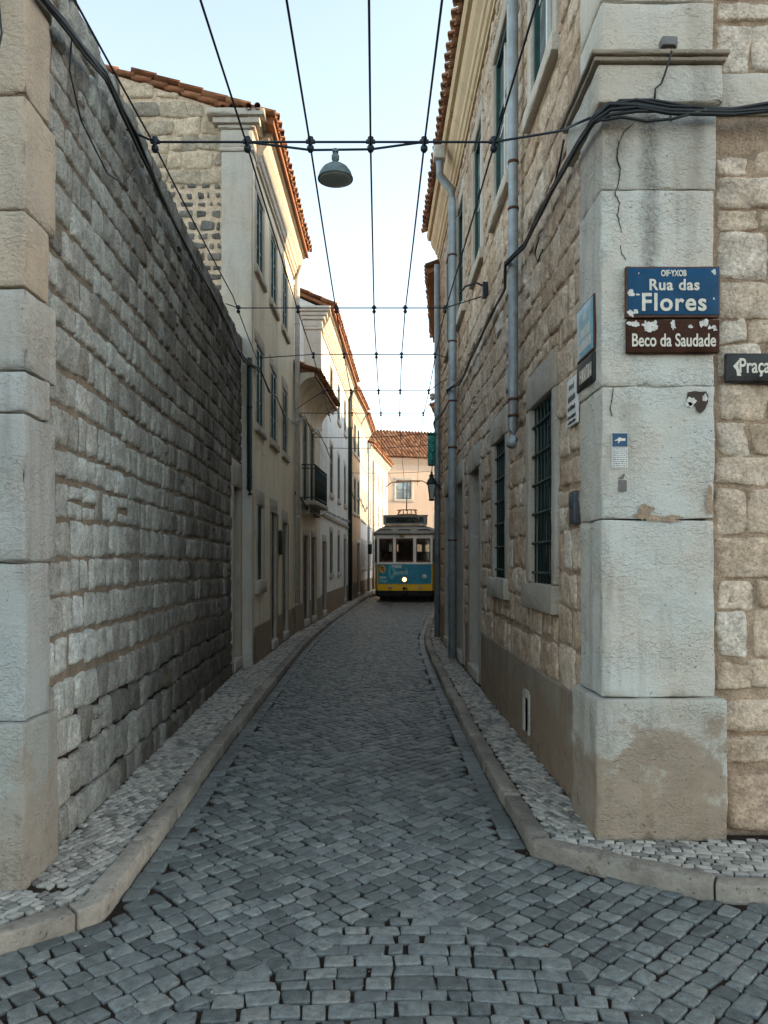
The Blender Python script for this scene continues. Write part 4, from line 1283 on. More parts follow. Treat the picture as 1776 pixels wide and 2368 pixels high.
def far_house(name, label, A, B, ez, wall, bays, rowz, over=0.4, rise=1.3, doors=(), frame='frame_green', gap=0.02, trim='trim_pale', pipe=None):
    F = Fr(A[0], A[1] + gap, B[0], B[1], 1)
    c = F.p(F.L / 2, 0, -2.5)
    h = thing(name, (c[0], c[1], 0), label, 'house')
    hs = []
    for (a, b) in bays:
        for (z0, z1) in rowz:
            hs.append((F.L * a, F.L * b, z0, z1))
    ds = [(F.L * a, F.L * b, 0.1, 2.3) for a, b in doors]
    mb = MB()
    house_body(mb, F, ez, 6.0, hs + ds, 0.25, 0, rise)
    mb.build('wall', M[wall], h)
    mb = MB()
    extrude(mb, F, cornice_prof(ez, 0.5, over * 0.7), 0.02, F.L - 0.02, 0, 0.5, 2)
    mb.build('cornice', M[trim], h)
    house_roof(h, F, ez, over, 6.0, rise, rows=4)
    for w in hs:
        window(h, F, *w, 'sash', 0.10, 0.16, 0.12, 0.03, 0.014, M[trim], M[frame], M['glass'], (2, 3))
    for d in ds:
        door(h, F, *d, 0.10, 0.16, 0.045, 0.014, M[trim], M['door'])
    mb = MB()
    plane_holes(mb, F, 0.03, F.L, 0.0, 0.7, [(a - .10, b + .10, c, d) for a, b, c, d in ds], 0.02, 0.02, 0)
    mb.build('dado', M['dado'], h)
    if pipe:
        downpipe(h, [F.p(F.L * pipe, ez - 0.6, 0.08), F.p(F.L * pipe, 0.1, 0.08)], 0.06)
    return h, F
h4, F4 = far_house('peach_house', 'peach plastered house next to the tall white house', FH[3], FH[4], 8.0, 'peach', [(0.12, 0.28), (0.42, 0.58), (0.72, 0.88)], [(3.5, 4.9), (5.9, 7.05)], doors=[(0.12, 0.28), (0.72, 0.88)])
h5, F5 = far_house('sunlit_white_house', 'white house glowing in the sun beyond the peach house', FH[4], FH[5], 7.9, 'white', [(0.10, 0.24), (0.40, 0.55), (0.72, 0.88)], [(1.2, 2.4), (3.4, 4.8), (5.8, 6.95)], frame='frame_white', pipe=0.97)
h6, F6 = far_house('end_white_house', 'farthest white house of the left row curving towards the tram', FH[5], FH[6], 7.3, 'white', [(0.08, 0.15), (0.28, 0.35), (0.48, 0.55), (0.68, 0.75), (0.86, 0.93)], [(1.2, 2.4), (3.3, 4.6), (5.3, 6.3)], frame='frame_white', pipe=0.2)

# peach house closing the street, with its big tiled roof
FE = Fr(-1.5, 51.2, 10.5, 54.6, 1)
he = thing('facing_house', (4.5, 55, 0), 'pale peach house with wide tiled roof closing the far end of the street', 'house')
EE = 8.5
we = [(3.05, 4.1, 5.75, 7.0), (6.0, 7.0, 3.2, 4.6), (7.5, 8.5, 5.75, 7.0), (0.6, 1.6, 3.0, 4.4)]
mb = MB()
house_body(mb, FE, EE, 7.5, we, 0.2, 0, 0)
mb.build('wall', M['pink'], he)
mb = MB()
extrude(mb, FE, cornice_prof(EE, 0.42, 0.28), -0.1, FE.L + 0.1, 0, 0.5, 2)
mb.build('cornice', M['pink'], he)
mb = MB()
tile_slope(mb, FE, -0.4, FE.L + 0.4, 0.42, EE + 0.02, -3.9, EE + 2.5, 0.24, 0.40, 0, 5, rnd=0.012)
a, b = -0.38, FE.L + 0.38
vs = [FE.p(a, EE, .38), FE.p(b, EE, .38), FE.p(b, EE + 2.45, -3.9), FE.p(a, EE + 2.45, -3.9), FE.p(b, EE, -7.9), FE.p(a, EE, -7.9)]
mb.add(vs, [(0, 1, 2, 3), (3, 2, 4, 5), (0, 3, 5), (1, 4, 2), (0, 5, 4, 1)], 0.4, 0)
mb.build('roof', M['tile'], he)
for w in we:
    window(he, FE, *w, 'sash', 0.18, 0.2, 0.2, 0.1, 0.02, M['trim_pale'], M['frame_green'], M['glass_pale'], (2, 2))

# houses that step back behind the stone building on the right
def right_house(name, label, A, B, ez, over, wall='ochre', rise=1.2, depth=5.0):
    F = Fr(*A, *B, -1)
    c = F.p(F.L / 2, 0, -2.5)
    h = thing(name, (c[0], c[1], 0), label, 'house')
    hs = [(F.L * a, F.L * b, z0, z1) for a, b in ((0.2, 0.34), (0.64, 0.78)) for z0, z1 in ((1.2, 2.5), (3.6, 5.0))]
    mb = MB()
    house_body(mb, F, ez, depth, hs, 0.25, 0, rise)
    mb.build('wall', M[wall], h)
    mb = MB()
    extrude(mb, F, cornice_prof(ez, 0.5, over * 0.55), -0.02, F.L, 0, 0.5, 2)
    mb.build('cornice', M['ochre'], h)
    house_roof(h, F, ez, over, depth, rise, rows=4, ext0=0.02)
    for w in hs:
        window(h, F, *w, 'sash', 0.10, 0.16, 0.12, 0.12, 0.02, M['trim'], M['frame_green'], M['glass'], (2, 3))
    return h
def add_shade_block(parent, A, B, ez, depth, rise):  # unseen block added to keep sun off the left facades
    F = Fr(*A, *B, -1)
    mb = MB()
    house_body(mb, F, ez, depth, [], 0.2, 0, rise)
    w = mb.build('unseen_shade_block', M['beige'], parent)
    mb = MB()
    vs = [F.p(0, ez, 0.3), F.p(F.L, ez, 0.3), F.p(F.L, ez + rise, -depth / 2), F.p(0, ez + rise, -depth / 2), F.p(F.L, ez, -depth - .2), F.p(0, ez, -depth - .2)]
    vs += [(x, y, z + 0.08) for (x, y, z) in vs]
    mb.add(vs, [(0, 3, 2, 1), (3, 5, 4, 2), (6, 7, 8, 9), (9, 8, 10, 11), (0, 1, 7, 6), (4, 5, 11, 10), (1, 2, 8, 7), (2, 4, 10, 8), (3, 0, 6, 9), (5, 3, 9, 11)], 0.4)
    mb.build('roof', M['tile'], w)
ro = right_house('ochre_house', 'ochre house whose eaves poke out just behind the stone building', (1.62, 15.4), (2.1, 20.4), 7.45, 0.62)
add_shade_block(ro, (3.3, 20.5), (3.9, 27.0), 7.3, 7.0, 1.3)
rb2 = right_house('beige_house', 'farther beige house with eaves low over the green box on the right', (2.5, 27.1), (3.6, 33.5), 7.05, 0.58, 'beige')
add_shade_block(rb2, (4.4, 33.6), (5.6, 40.5), 4.4, 5.0, 1.0)

# ------------------------------------------------------------------ the tram
TX, TY, TA = 1.13, 29.3, R(-6.0)
def TT(x, y, z):
    x = x * 1.05
    return (TX + x * math.cos(TA) - y * math.sin(TA), TY + x * math.sin(TA) + y * math.cos(TA), z)
class TF:
    """wall frame in tram space between two plan points, outward normal to the outside"""
    def __init__(self, a, b):
        self.a, self.b = a, b
        self.L = math.hypot(b[0] - a[0], b[1] - a[1])
        self.d = ((b[0] - a[0]) / self.L, (b[1] - a[1]) / self.L)
        self.n = (self.d[1], -self.d[0])
    def p(self, s, z, o=0.0):
        return TT(self.a[0] + self.d[0] * s + self.n[0] * o, self.a[1] + self.d[1] * s + self.n[1] * o, z)
tram = thing('tram', TT(0, 4, 0), 'old yellow and blue tram with lit headlight coming down the street', 'tram')
M['tram_yellow'] = mat_plain('yellow_tram_paint', (0.86, 0.52, 0.03), 0.35, var=0.15, scale=4)
M['tram_white'] = mat_plain('cream_tram_paint', (0.82, 0.81, 0.76), 0.4, var=0.12, scale=5)
M['tram_blue'] = mat_plain('blue_tram_panel', (0.02, 0.25, 0.38), 0.35, var=0.2, scale=3)
M['tram_dark'] = mat_plain('dark_underframe', (0.014, 0.014, 0.014), 0.7, var=0.3, scale=9)
M['tram_roof'] = mat_plain('grey_tram_roof', (0.26, 0.26, 0.245), 0.7, var=0.25, scale=5)
M['tram_wood'] = mat_plain('red_brown_wood_frame', (0.085, 0.03, 0.018), 0.5, var=0.3, scale=9)
plan = [(-1.0, 0.0), (-0.5, -0.05), (0.5, -0.05), (1.0, 0.0), (1.2, 1.1), (1.2, 7.0), (1.0, 8.1), (-1.0, 8.1), (-1.2, 7.0), (-1.2, 1.1)]
def ring(mb, levels, mi=0, smooth=False, capt=True):
    n = len(plan); vs = []; fs = []
    for (sx, z, dy) in levels:
        for (x, y) in plan:
            vs.append(TT(x * sx, 4.05 + (y - 4.05) * (1 + (sx - 1) * 0.35) , z))
    for l in range(len(levels) - 1):
        for k in range(n):
            k2 = (k + 1) % n
            fs.append((l * n + k, l * n + k2, (l + 1) * n + k2, (l + 1) * n + k))
    if capt:
        fs.append(tuple(range((len(levels) - 1) * n, len(levels) * n)))
        fs.append(tuple(range(n))[::-1])
    mb.add(vs, fs, 0.5, mi, smooth)
mb = MB()
ring(mb, [(1.0, 0.44, 0), (1.0, 0.46, 0), (1.0, 1.44, 0), (0.97, 1.46, 0)], 0)
body = mb.build('body', M['tram_yellow'], tram)
mb = MB()
ring(mb, [(0.97, 0.20, 0), (0.985, 0.26, 0), (0.985, 0.438, 0)])
mb.build('skirt', M['tram_dark'], tram)
# upper body with window openings on every side
mb = MB(); wins = []
faces = [((-1.0, 0.0), (1.0, 0.0), [(0.07, 0.58), (0.68, 1.31), (1.42, 1.93)]),
         ((1.0, 0.0), (1.2, 1.1), [(0.16, 0.98)]), ((-1.2, 1.1), (-1.0, 0.0), [(0.14, 0.96)]),
         ((1.2, 1.1), (1.2, 7.0), [(0.1 + 0.97 * k, 0.95 + 0.97 * k) for k in range(6)]), ((-1.2, 7.0), (-1.2, 1.1), [(0.1 + 0.97 * k, 0.95 + 0.97 * k) for k in range(6)]),
         ((1.0, 8.1), (-1.0, 8.1), [(0.07, 0.58), (0.68, 1.31), (1.42, 1.93)]),
         ((1.2, 7.0), (1.0, 8.1), []), ((-1.0, 8.1), (-1.2, 7.0), [])]
for (a, b, ws) in faces:
    F = TF(a, b)
    zb, zt = 1.53, 2.43
    if len(ws) == 1: zb = 0.62
    plane_holes(mb, F, 0, F.L, 1.462, 2.62, [(u, v, max(zb, 1.50), zt) for u, v in ws], 0.0, 0.06, 0)
    for (u, v) in ws:
        wins.append((F, u, v, max(zb, 1.50), zt))
F = TF((-1.0, 0.0), (1.0, 0.0))
mb.obox(F, -0.01, 2.01, 1.445, 1.50, 0.052, 0.075)
mb.build('window_band', M['tram_white'], tram)
t = NT('tram_window_glass')
tr = t.t.nodes.new('ShaderNodeBsdfTransparent'); gl = t.t.nodes.new('ShaderNodeBsdfGlossy'); mx = t.t.nodes.new('ShaderNodeMixShader')
tr.inputs[0].default_value = (0.55, 0.56, 0.53, 1); gl.inputs['Roughness'].default_value = 0.05
fz = t.t.nodes.new('ShaderNodeFresnel'); fz.inputs[0].default_value = 1.6
t.t.links.new(fz.outputs[0], mx.inputs[0]); t.t.links.new(tr.outputs[0], mx.inputs[1]); t.t.links.new(gl.outputs[0], mx.inputs[2])
t.t.links.new(mx.outputs[0], t.t.nodes['Material Output'].inputs[0])
M['tram_glass'] = t.m
for (F, u, v, zb, zt) in wins:
    f = MB()
    e = 0.035
    for (a, b, c, d) in ((u, u + e, zb, zt), (v - e, v, zb, zt), (u + e, v - e, zb, zb + 0.06), (u + e, v - e, zt - 0.05, zt)):
        f.obox(F, a, b, c, d, -0.04, 0.012)
    # shallow arch under the top rail
    n = 8
    for k in range(n):
        s0 = u + e + (v - u - 2 * e) * k / n; s1 = u + e + (v - u - 2 * e) * (k + 1) / n
        h0 = 0.045 * abs(2 * k / n - 1) ** 2; h1 = 0.045 * abs(2 * (k + 1) / n - 1) ** 2
        f.add([F.p(s0, zt - .05, 0.008), F.p(s1, zt - .05, 0.008), F.p(s1, zt - .05 - h1 - 0.001, 0.008), F.p(s0, zt - .05 - h0 - 0.001, 0.008)], [(0, 1, 2, 3)], 0.5)
    w = f.build('window', M['tram_wood'], tram)
    gq = MB(); gq.quad(F.p(u, zb, -0.02), F.p(v, zb, -0.02), F.p(v, zt, -0.02), F.p(u, zt, -0.02))
    gq.build('pane', M['tram_glass'], w)
# inside: floor, seats and the driver's bulkhead
mb = MB()
def tbox(mb, x0, x1, y0, y1, z0, z1, mi=0):
    v = [TT(x, y, z) for z in (z0, z1) for y in (y0, y1) for x in (x0, x1)]
    mb.add(v, [(0, 2, 3, 1), (4, 5, 7, 6), (0, 1, 5, 4), (2, 6, 7, 3), (0, 4, 6, 2), (1, 3, 7, 5)], 0.5, mi)
for y in (2.2, 3.2, 4.2, 5.2, 6.2):
    for x in (-0.95, 0.25):
        tbox(mb, x, x + 0.7, y, y + 0.08, 1.47, 1.95)
tbox(mb, -0.32, 0.30, 1.25, 1.30, 1.47, 2.5); tbox(mb, -1.1, -0.95, 1.25, 1.30, 1.47, 2.6); tbox(mb, 0.85, 1.1, 1.25, 1.30, 1.47, 2.6)
tbox(mb, -0.3, 0.35, 0.45, 0.75, 1.47, 1.78)
tbox(mb, -1.0, 1.0, 0.3, 7.8, 2.5, 2.55)
mb.build('interior', M['tram_wood'], tram)
# domed roof with scalloped front edge, destination box, lamps
mb = MB()
ring(mb, [(1.0, 2.56, 0), (1.055, 2.60, 0), (1.055, 2.64, 0), (1.0, 2.74, 0), (0.90, 2.84, 0), (0.74, 2.91, 0), (0.5, 2.95, 0)], 0, True)
roof = mb.build('roof', M['tram_roof'], tram)
mb = MB()
for c in (-0.68, 0.0, 0.68):
    pts = []
    for i in range(9):
        x = c + 0.34 * (-1 + 2 * i / 8)
        pts.append(TT(x, -0.02 + 0.05 * abs(x) - 0.07 * (1 - ((x - c) / 0.34) ** 2), 2.70 + 0.07 * (1 - ((x - c) / 0.34) ** 2)))
    mb.tube(pts, 0.018, 6)
mb.build('roof_edge', M['tram_dark'], roof)
mb = MB()
F = TF((-0.80, 0.25), (0.80, 0.25))
plane_holes(mb, F, 0, 1.6, 2.97, 3.31, [(0.10, 1.48, 3.03, 3.25)], 0, 0.03, 0)
tbox(mb, -0.8, 0.8, 0.28, 0.62, 2.97, 3.31)
tbox(mb, -0.83, 0.83, 0.22, 0.65, 3.312, 3.335)
db = mb.build('destination_box', M['tram_roof'], tram)
mb = MB(); mb.quad(F.p(0.10, 3.03, -0.025), F.p(1.48, 3.03, -0.025), F.p(1.48, 3.25, -0.025), F.p(0.10, 3.25, -0.025))
mb.build('display', M['glass'], db)
mb = MB()
mb.tube([TT(-0.9, 0.35, 2.72), TT(-0.75, 0.3, 2.93), TT(0.75, 0.3, 2.93), TT(0.95, 0.35, 2.72)], 0.02, 6)
mb.build('roof_rail', M['tram_dark'], roof)
def tlathe(mb, prof, x, z, y0, n=20, mi=0):
    vs = []; fs = []
    for (r, o) in prof:
        for k in range(n):
            a = 2 * math.pi * k / n
            vs.append(TT(x + r * math.cos(a), y0 - o, z + r * math.sin(a)))
    for i in range(len(prof) - 1):
        for k in range(n):
            k2 = (k + 1) % n
            fs.append((i * n + k, i * n + k2, (i + 1) * n + k2, (i + 1) * n + k))
    mb.add(vs, fs, 0.5, mi, True)
for x in (-0.62, 0.60):
    l = MB(); tlathe(l, [(0.055, 0.0), (0.055, 0.06), (0.045, 0.075), (0.0, 0.08)], x, 2.945, 0.26, 12)
    l.build('marker_lamp', M['white_pvc'], roof)
# blue front panel with its worn advert
mb = MB()
vs = []
n = 16
for k in range(n + 1):
    x = -0.965 + 1.93 * k / n
    yy = -0.066 if abs(x) < 0.5 else -0.066 + 0.052 * (abs(x) - 0.5) / 0.5
    vs += [TT(x, yy, 0.70), TT(x, yy, 1.445)]
mb.add(vs, [(2 * k, 2 * k + 2, 2 * k + 3, 2 * k + 1) for k in range(n)], 0.5, 0)
pan = mb.build('front_panel', M['tram_blue'], tram)
M['badge_y'] = mat_plain('gold_badge_paint', (0.80, 0.45, 0.08), 0.5, var=0.2, scale=30)
M['print_pale'] = mat_plain('pale_blue_print', (0.13, 0.42, 0.50), 0.45, var=0.5, scale=14)
M['print_white'] = mat_plain('worn_white_print', (0.62, 0.70, 0.70), 0.5, var=0.4, scale=25)
def fy(x):
    return -0.066 if abs(x) < 0.5 else -0.066 + 0.052 * (abs(x) - 0.5) / 0.5
def blob(mb, pts, lift):
    """flat printed shape on the front panel, fan filled"""
    cx = sum(p[0] for p in pts) / len(pts); cz = sum(p[1] for p in pts) / len(pts)
    vs = [TT(x, fy(x) - lift, z) for x, z in pts] + [TT(cx, fy(cx) - lift, cz)]
    n = len(pts)
    mb.add(vs, [(k, (k + 1) % n, n) for k in range(n)], 0.5, 0)
mb = MB()
blob(mb, [(-0.80 + 0.115 * math.cos(a) * (1 + 0.05 * math.sin(3 * a)), 1.255 + 0.15 * math.sin(a)) for a in [i * math.pi / 10 for i in range(20)]], 0.004)
bd = mb.build('badge', M['badge_y'], pan)
mb = MB()
for (x, z, r, q) in ((-0.845, 1.30, 0.03, 0.045), (-0.80, 1.34, 0.02, 0.03), (-0.83, 1.22, 0.025, 0.03), (-0.765, 1.28, 0.018, 0.06), (-0.78, 1.19, 0.03, 0.02), (-0.74, 1.22, 0.012, 0.03)):
    blob(mb, [(x + r * math.cos(a), z + q * math.sin(a)) for a in [i * math.pi / 5 for i in range(10)]], 0.007)
mb.build('badge_mark', M['tram_dark'], bd)
mb = MB()
blob(mb, [(-0.55, 1.41), (-0.42, 1.40), (-0.40, 1.24), (-0.30, 1.18), (0.02, 1.13), (0.10, 1.30), (0.12, 1.12), (0.14, 1.06), (-0.2, 1.04), (-0.36, 0.98), (-0.42, 0.86), (-0.52, 0.90), (-0.58, 1.05), (-0.585, 1.25)], 0.004)
blob(mb, [(-0.93, 0.90), (-0.62, 0.84), (-0.62, 0.74), (-0.94, 0.74)], 0.004)
mb.build('faded_print', M['print_pale'], pan)
mb = MB()
for (x0, x1, z, h) in ((-0.46, -0.13, 1.385, 0.032), (-0.36, -0.14, 1.325, 0.026), (-0.92, -0.68, 0.955, 0.022), (-0.90, -0.66, 0.92, 0.012), (-0.40, -0.28, 1.09, 0.012), (-0.15, 0.08, 1.15, 0.012), (-0.12, 0.10, 1.19, 0.010)):
    x = x0
    while x < x1:
        w = random.uniform(0.018, 0.034)
        blob(mb, [(x, z - h), (x + w, z - h), (x + w, z + h * random.uniform(0.6, 1)), (x, z + h)], 0.007)
        x += w + 0.008
mb.build('print_marks', M['print_white'], pan)
mb = MB(); tlathe(mb, [(0.085, 0.0), (0.085, 0.006), (0.06, 0.01), (0.0, 0.012)], 0.72, 0.98, -0.045, 16)
mb.build('round_emblem', M['print_white'], pan)
# headlight and small lamps
mb = MB(); tlathe(mb, [(0.115, 0.0), (0.12, 0.05), (0.10, 0.075), (0.082, 0.07)], 0.0, 0.865, -0.06)
M['brass'] = mat_plain('brass_lamp_rim', (0.42, 0.20, 0.05), 0.35, 0.5)
hlp = mb.build('headlight', M['brass'], tram)
t = NT('lit_headlight')
t._in(t.b.inputs['Emission Color'], (1.0, 0.62, 0.28)); t.b.inputs['Emission Strength'].default_value = 0.9
t._in(t.b.inputs['Base Color'], (0.9, 0.8, 0.6))
mb = MB(); tlathe(mb, [(0.084, 0.060), (0.06, 0.085), (0.0, 0.095)], 0.0, 0.865, -0.06)
mb.build('lens', t.m, hlp)
for x in (-0.53, 0.55):
    mb = MB()
    mb.rbox(lambda a, b, c, x=x: TT(x + a, -0.08 + b, 0.585 + c), 0.06, 0.04, 0.04, 0.02, 0.0, 0.1)
    mb.build('indicator', M['white_pvc'], tram)
mb = MB()
tlathe(mb, [(0.05, 0.0), (0.05, 0.10), (0.03, 0.12), (0.0, 0.12)], -0.02, 0.53, -0.05, 10); tlathe(mb, [(0.03, 0.0), (0.03, 0.09), (0.0, 0.09)], 0.07, 0.53, -0.05, 10)
mb.build('coupling_socket', M['tram_dark'], tram)
mb = MB()
tbox(mb, -0.10, 0.10, -0.22, 0.1, 0.32, 0.43); tbox(mb, -0.04, 0.04, -0.34, -0.2, 0.33, 0.40)
mb.build('coupler', M['tram_dark'], tram)
mb = MB()
tbox(mb, -0.92, 0.92, 0.25, 0.30, 0.05, 0.24); tbox(mb, -0.70, 0.60, -0.05, -0.01, 0.035, 0.06); tbox(mb, -0.66, -0.62, -0.03, 0.3, 0.05, 0.22); tbox(mb, 0.54, 0.58, -0.03, 0.3, 0.05, 0.22)
tbox(mb, -0.85, 0.85, 1.0, 7.0, 0.12, 0.26)
mb.build('lifeguard', M['tram_dark'], tram)
for (x, y) in ((-0.45, 2.6), (0.45, 2.6), (-0.45, 5.2), (0.45, 5.2)):
    w = MB(); vs = []; fs = []
    prof = [(0.0, -.06), (0.34, -.06), (0.34, .03), (0.38, .03), (0.38, .06), (0.0, .06)]
    n = 20
    for (r, o) in prof:
        for k in range(n):
            a = 2 * math.pi * k / n
            vs.append(TT(x + o * (1 if x < 0 else -1), y + r * math.cos(a), 0.37 + r * math.sin(a)))
    for i in range(len(prof) - 1):
        for k in range(n):
            fs.append((i * n + k, i * n + (k + 1) % n, (i + 1) * n + (k + 1) % n, (i + 1) * n + k))
    w.add(vs, fs, 0.5, 0, True)
    w.build('wheel', M['tram_dark'], tram)
mb = MB()
mb.rbox(lambda a, b, c: TT(-1.27 + a, 0.02 + b, 2.02 + c), 0.075, 0.04, 0.19, 0.03, 0.0, 0.1)
mi = mb.build('side_mirror', M['tram_dark'], tram)
mb = MB(); mb.tube([TT(-1.2, 0.02, 2.2), TT(-1.12, 0.1, 2.3), TT(-1.02, 0.2, 2.3)], 0.012, 6); mb.build('mirror_arm', M['tram_dark'], mi)
mb = MB()
mb.tube([TT(-0.18, -0.07, 2.53), TT(-0.02, -0.12, 2.52)], 0.03, 8); mb.build('top_hook', M['brass'], tram)
# current collector on the roof
mb = MB()
for x in (-0.34, 0.34):
    mb.tube([TT(x, 1.6, 2.95), TT(x, 1.6, 3.50), TT(x * 0.9, 1.6, 3.60)], 0.022, 6)
    mb.tube([TT(x * 1.1, 1.45, 3.40), TT(x * 0.7, 1.75, 3.62)], 0.02, 6)
for z in (3.42, 3.60):
    mb.tube([TT(-0.38, 1.6, z), TT(-0.2, 1.6, z + .02), TT(0.2, 1.6, z + .02), TT(0.38, 1.6, z)], 0.026, 6)
for x in (-0.15, 0.0, 0.15):
    mb.tube([TT(x, 1.6, 3.40), TT(x, 1.6, 3.62)], 0.02, 6)
cb = mb.build('collector_base', M['brass'], tram)
mb = MB()
mb.tube([TT(-0.03, 1.6, 3.58), TT(-0.01, 1.6, 4.72)], [0.022, 0.014], 6)
mb.build('collector_pole', M['tram_wood'], cb)
mb = MB()
mb.tube([TT(-0.80, 1.6, 4.55), TT(-0.70, 1.6, 4.66), TT(-0.55, 1.6, 4.74), TT(0.0, 1.6, 4.79), TT(0.55, 1.6, 4.78), TT(0.72, 1.6, 4.70), TT(0.84, 1.6, 4.54)], 0.022, 6)
mb.tube([TT(-0.50, 1.6, 4.72), TT(0.50, 1.6, 4.75)], 0.016, 6)
mb.build('collector_bow', M['brass'], cb)

# ------------------------------------------------------------------ overhead wires
WZ = 4.42
def sagline(a, b, sag, n=14):
    return [(a[0] + (b[0] - a[0]) * k / n, a[1] + (b[1] - a[1]) * k / n, a[2] + (b[2] - a[2]) * k / n - sag * 4 * (k / n) * (1 - k / n)) for k in range(n + 1)]
def wire(pts, r, label, name='overhead_wire', cat='wire', group='tram wires along the street', mat='wire'):
    mb = MB(); mb.tube(pts, r, 6)
    return tag(mb.build(name, M[mat]), label, cat, group)
LW = [[(-1.50, 0.5), (-1.50, 5.2), (-1.55, 8.4), (-1.72, 11.3)],
      [(-.875, 0.5), (-.87, 5.2), (-.89, 9), (-.88, 11), (-.90, 13.4), (-.95, 16.5)],
      [(-.445, 0.5), (-.44, 5.2), (-.45, 9), (-.44, 11), (-.42, 13.4), (-.55, 20)],
      [(-.03, 0.5), (-.03, 5.2), (-.01, 9), (.02, 11), (.06, 13.4), (.12, 15.6), (.2, 21.5), (.75, 31)],
      [(.335, 0.5), (.335, 5.2), (.35, 9), (.38, 11), (.44, 13.4), (.50, 15.6), (.72, 21), (1.2, 30.8)],
      [(.81, 0.5), (.81, 5.2), (.81, 9), (.86, 11), (.94, 13.4), (.98, 15.6), (1.25, 22), (1.70, 30.8)]]
spY = [5.25, 8.9, 11.0, 13.5, 15.7]
def wire_z(y):
    k = WZ
    return k + (0.02 if y > 6 else 0) + 0.012 * (y - 5) if y < 16 else k + 0.15
names = ['leftmost overhead wire, ending at the cream house corner', 'second overhead wire from the left, ending at the balcony house', 'third overhead wire from the left, holding the hanging lamp',
         'fourth overhead wire, straight down the middle towards the tram', 'fifth overhead wire from the left, meeting the tram collector', 'rightmost overhead wire beside the stone building']
def wx(L, y):
    for a, b in zip(L[:-1], L[1:]):
        if a[1] <= y <= b[1]:
            return a[0] + (b[0] - a[0]) * (y - a[1]) / (b[1] - a[1])
    return None
for L, nm in zip(LW, names):
    P = [(x, y, wire_z(y)) for x, y in L]
    P2 = []
    for a, b in zip(P[:-1], P[1:]):
        P2 += sagline(a, b, 0.012, 5)[:-1]
    P2.append(P[-1])
    wire(P2, 0.0068, nm)
def span(y, zl, xl, yl, zr, xr, yr, label, r=0.0066, ks=range(6), double=False, tail=()):
    root = thing('span_wire', ((xl + xr) / 2, y, wire_z(y)), label, 'wire', 'cross wires holding the tram wires')
    pts = [(xl, yl, zl)]
    mid = []
    for k in ks:
        x = wx(LW[k], y)
        if x is not None and xl + 0.1 < x < xr - 0.05:
            mid.append((x, y, wire_z(y) + 0.03))
    pts += mid + [(xr, yr, zr)] + list(tail)
    mb = MB(); mb.tube(pts, r, 6)
    if double:
        mb.tube([mid[1], (mid[2][0], mid[2][1], mid[2][2] - .055), (mid[3][0], mid[3][1], mid[3][2] - .05), mid[4]], r, 6)
    mb.build('cable', M['wire'], root)
    for (x, yy, z) in mid:
        c = MB()
        s = 1.2 if y < 8 else 1.05
        c.lathe([(0.0, 0.030 * s), (0.017 * s, 0.026 * s), (0.019 * s, -0.002), (0.014 * s, -0.012), (0.011 * s, -0.022), (0.020 * s, -0.032), (0.021 * s, -0.045 * s), (0.012 * s, -0.058 * s), (0.0, -0.06 * s)], (x, yy, z), 10)
        c.box(x - 0.026 * s, x + 0.026 * s, yy - 0.012, yy + 0.012, z - 0.008, z + 0.012)
        c.build('clamp', M['wire'], root)
    return root
span(5.25, 4.60, -1.74, 5.35, 4.36, 1.19, 4.95, 'nearest cross wire, from the garden wall to the corner pier cables', 0.0078, double=True, tail=[(1.19, 4.78, 4.28), (1.19, 4.55, 4.18), (1.2, 4.3, 4.07)])
span(8.9, 4.80, -1.86, 9.6, 4.62, 1.24, 8.8, 'second cross wire, ending at a small bracket on the stone building')
span(11.0, 4.62, -1.74, 11.5, 4.72, 1.17, 11.9, 'third cross wire, from the cream house window to the long downpipe')
span(13.5, 4.70, -1.66, 15.9, 4.72, 1.24, 13.2, 'fourth cross wire, starting at the end of the cream house', 0.007)
sp5 = span(15.7, 4.66, -1.69, 16.0, 4.78, 1.16, 15.0, 'fifth cross wire, from the balcony house to the end of the stone building', 0.007)
mb = MB()
mb.lathe([(0.0, .07), (0.03, .065), (0.03, .05), (0.06, .045), (0.06, .02), (0.035, .01), (0.06, -.01), (0.06, -.035), (0.03, -.04), (0.03, -.07), (0.0, -.075)], (1.12, 14.98, 4.78), 12)
mb.box(1.12, 1.27, 14.96, 15.0, 4.76, 4.80)
mb.build('insulator', M['white_pvc'], sp5)
for (y, xl, xr, z, lb) in ((18.2, -1.45, 1.75, 4.55, 'thin cross wire in front of the balcony house'), (20.3, -1.30, 2.0, 4.6, 'thin cross wire just beyond the balcony house'), (27.5, -0.95, 2.7, 4.75, 'far cross wire above the tram roof')):
    wire(sagline((xl, y + 0.4, z + 0.02), (xr, y - 0.3, z + 0.05), 0.06), 0.008, lb, 'span_wire', 'wire', 'cross wires holding the tram wires')

# small bracket on the stone building for the second cross wire
mb = MB()
mb.box(1.21, 1.262, 8.62, 8.72, 4.56, 4.72)
mb.tube([(1.22, 8.67, 4.69), (1.14, 8.68, 4.73), (1.02, 8.72, 4.70), (0.96, 8.75, 4.62)], 0.011, 6)
tag(mb.build('wire_bracket', M['cable']), 'small dark wall bracket holding the second cross wire', 'bracket')

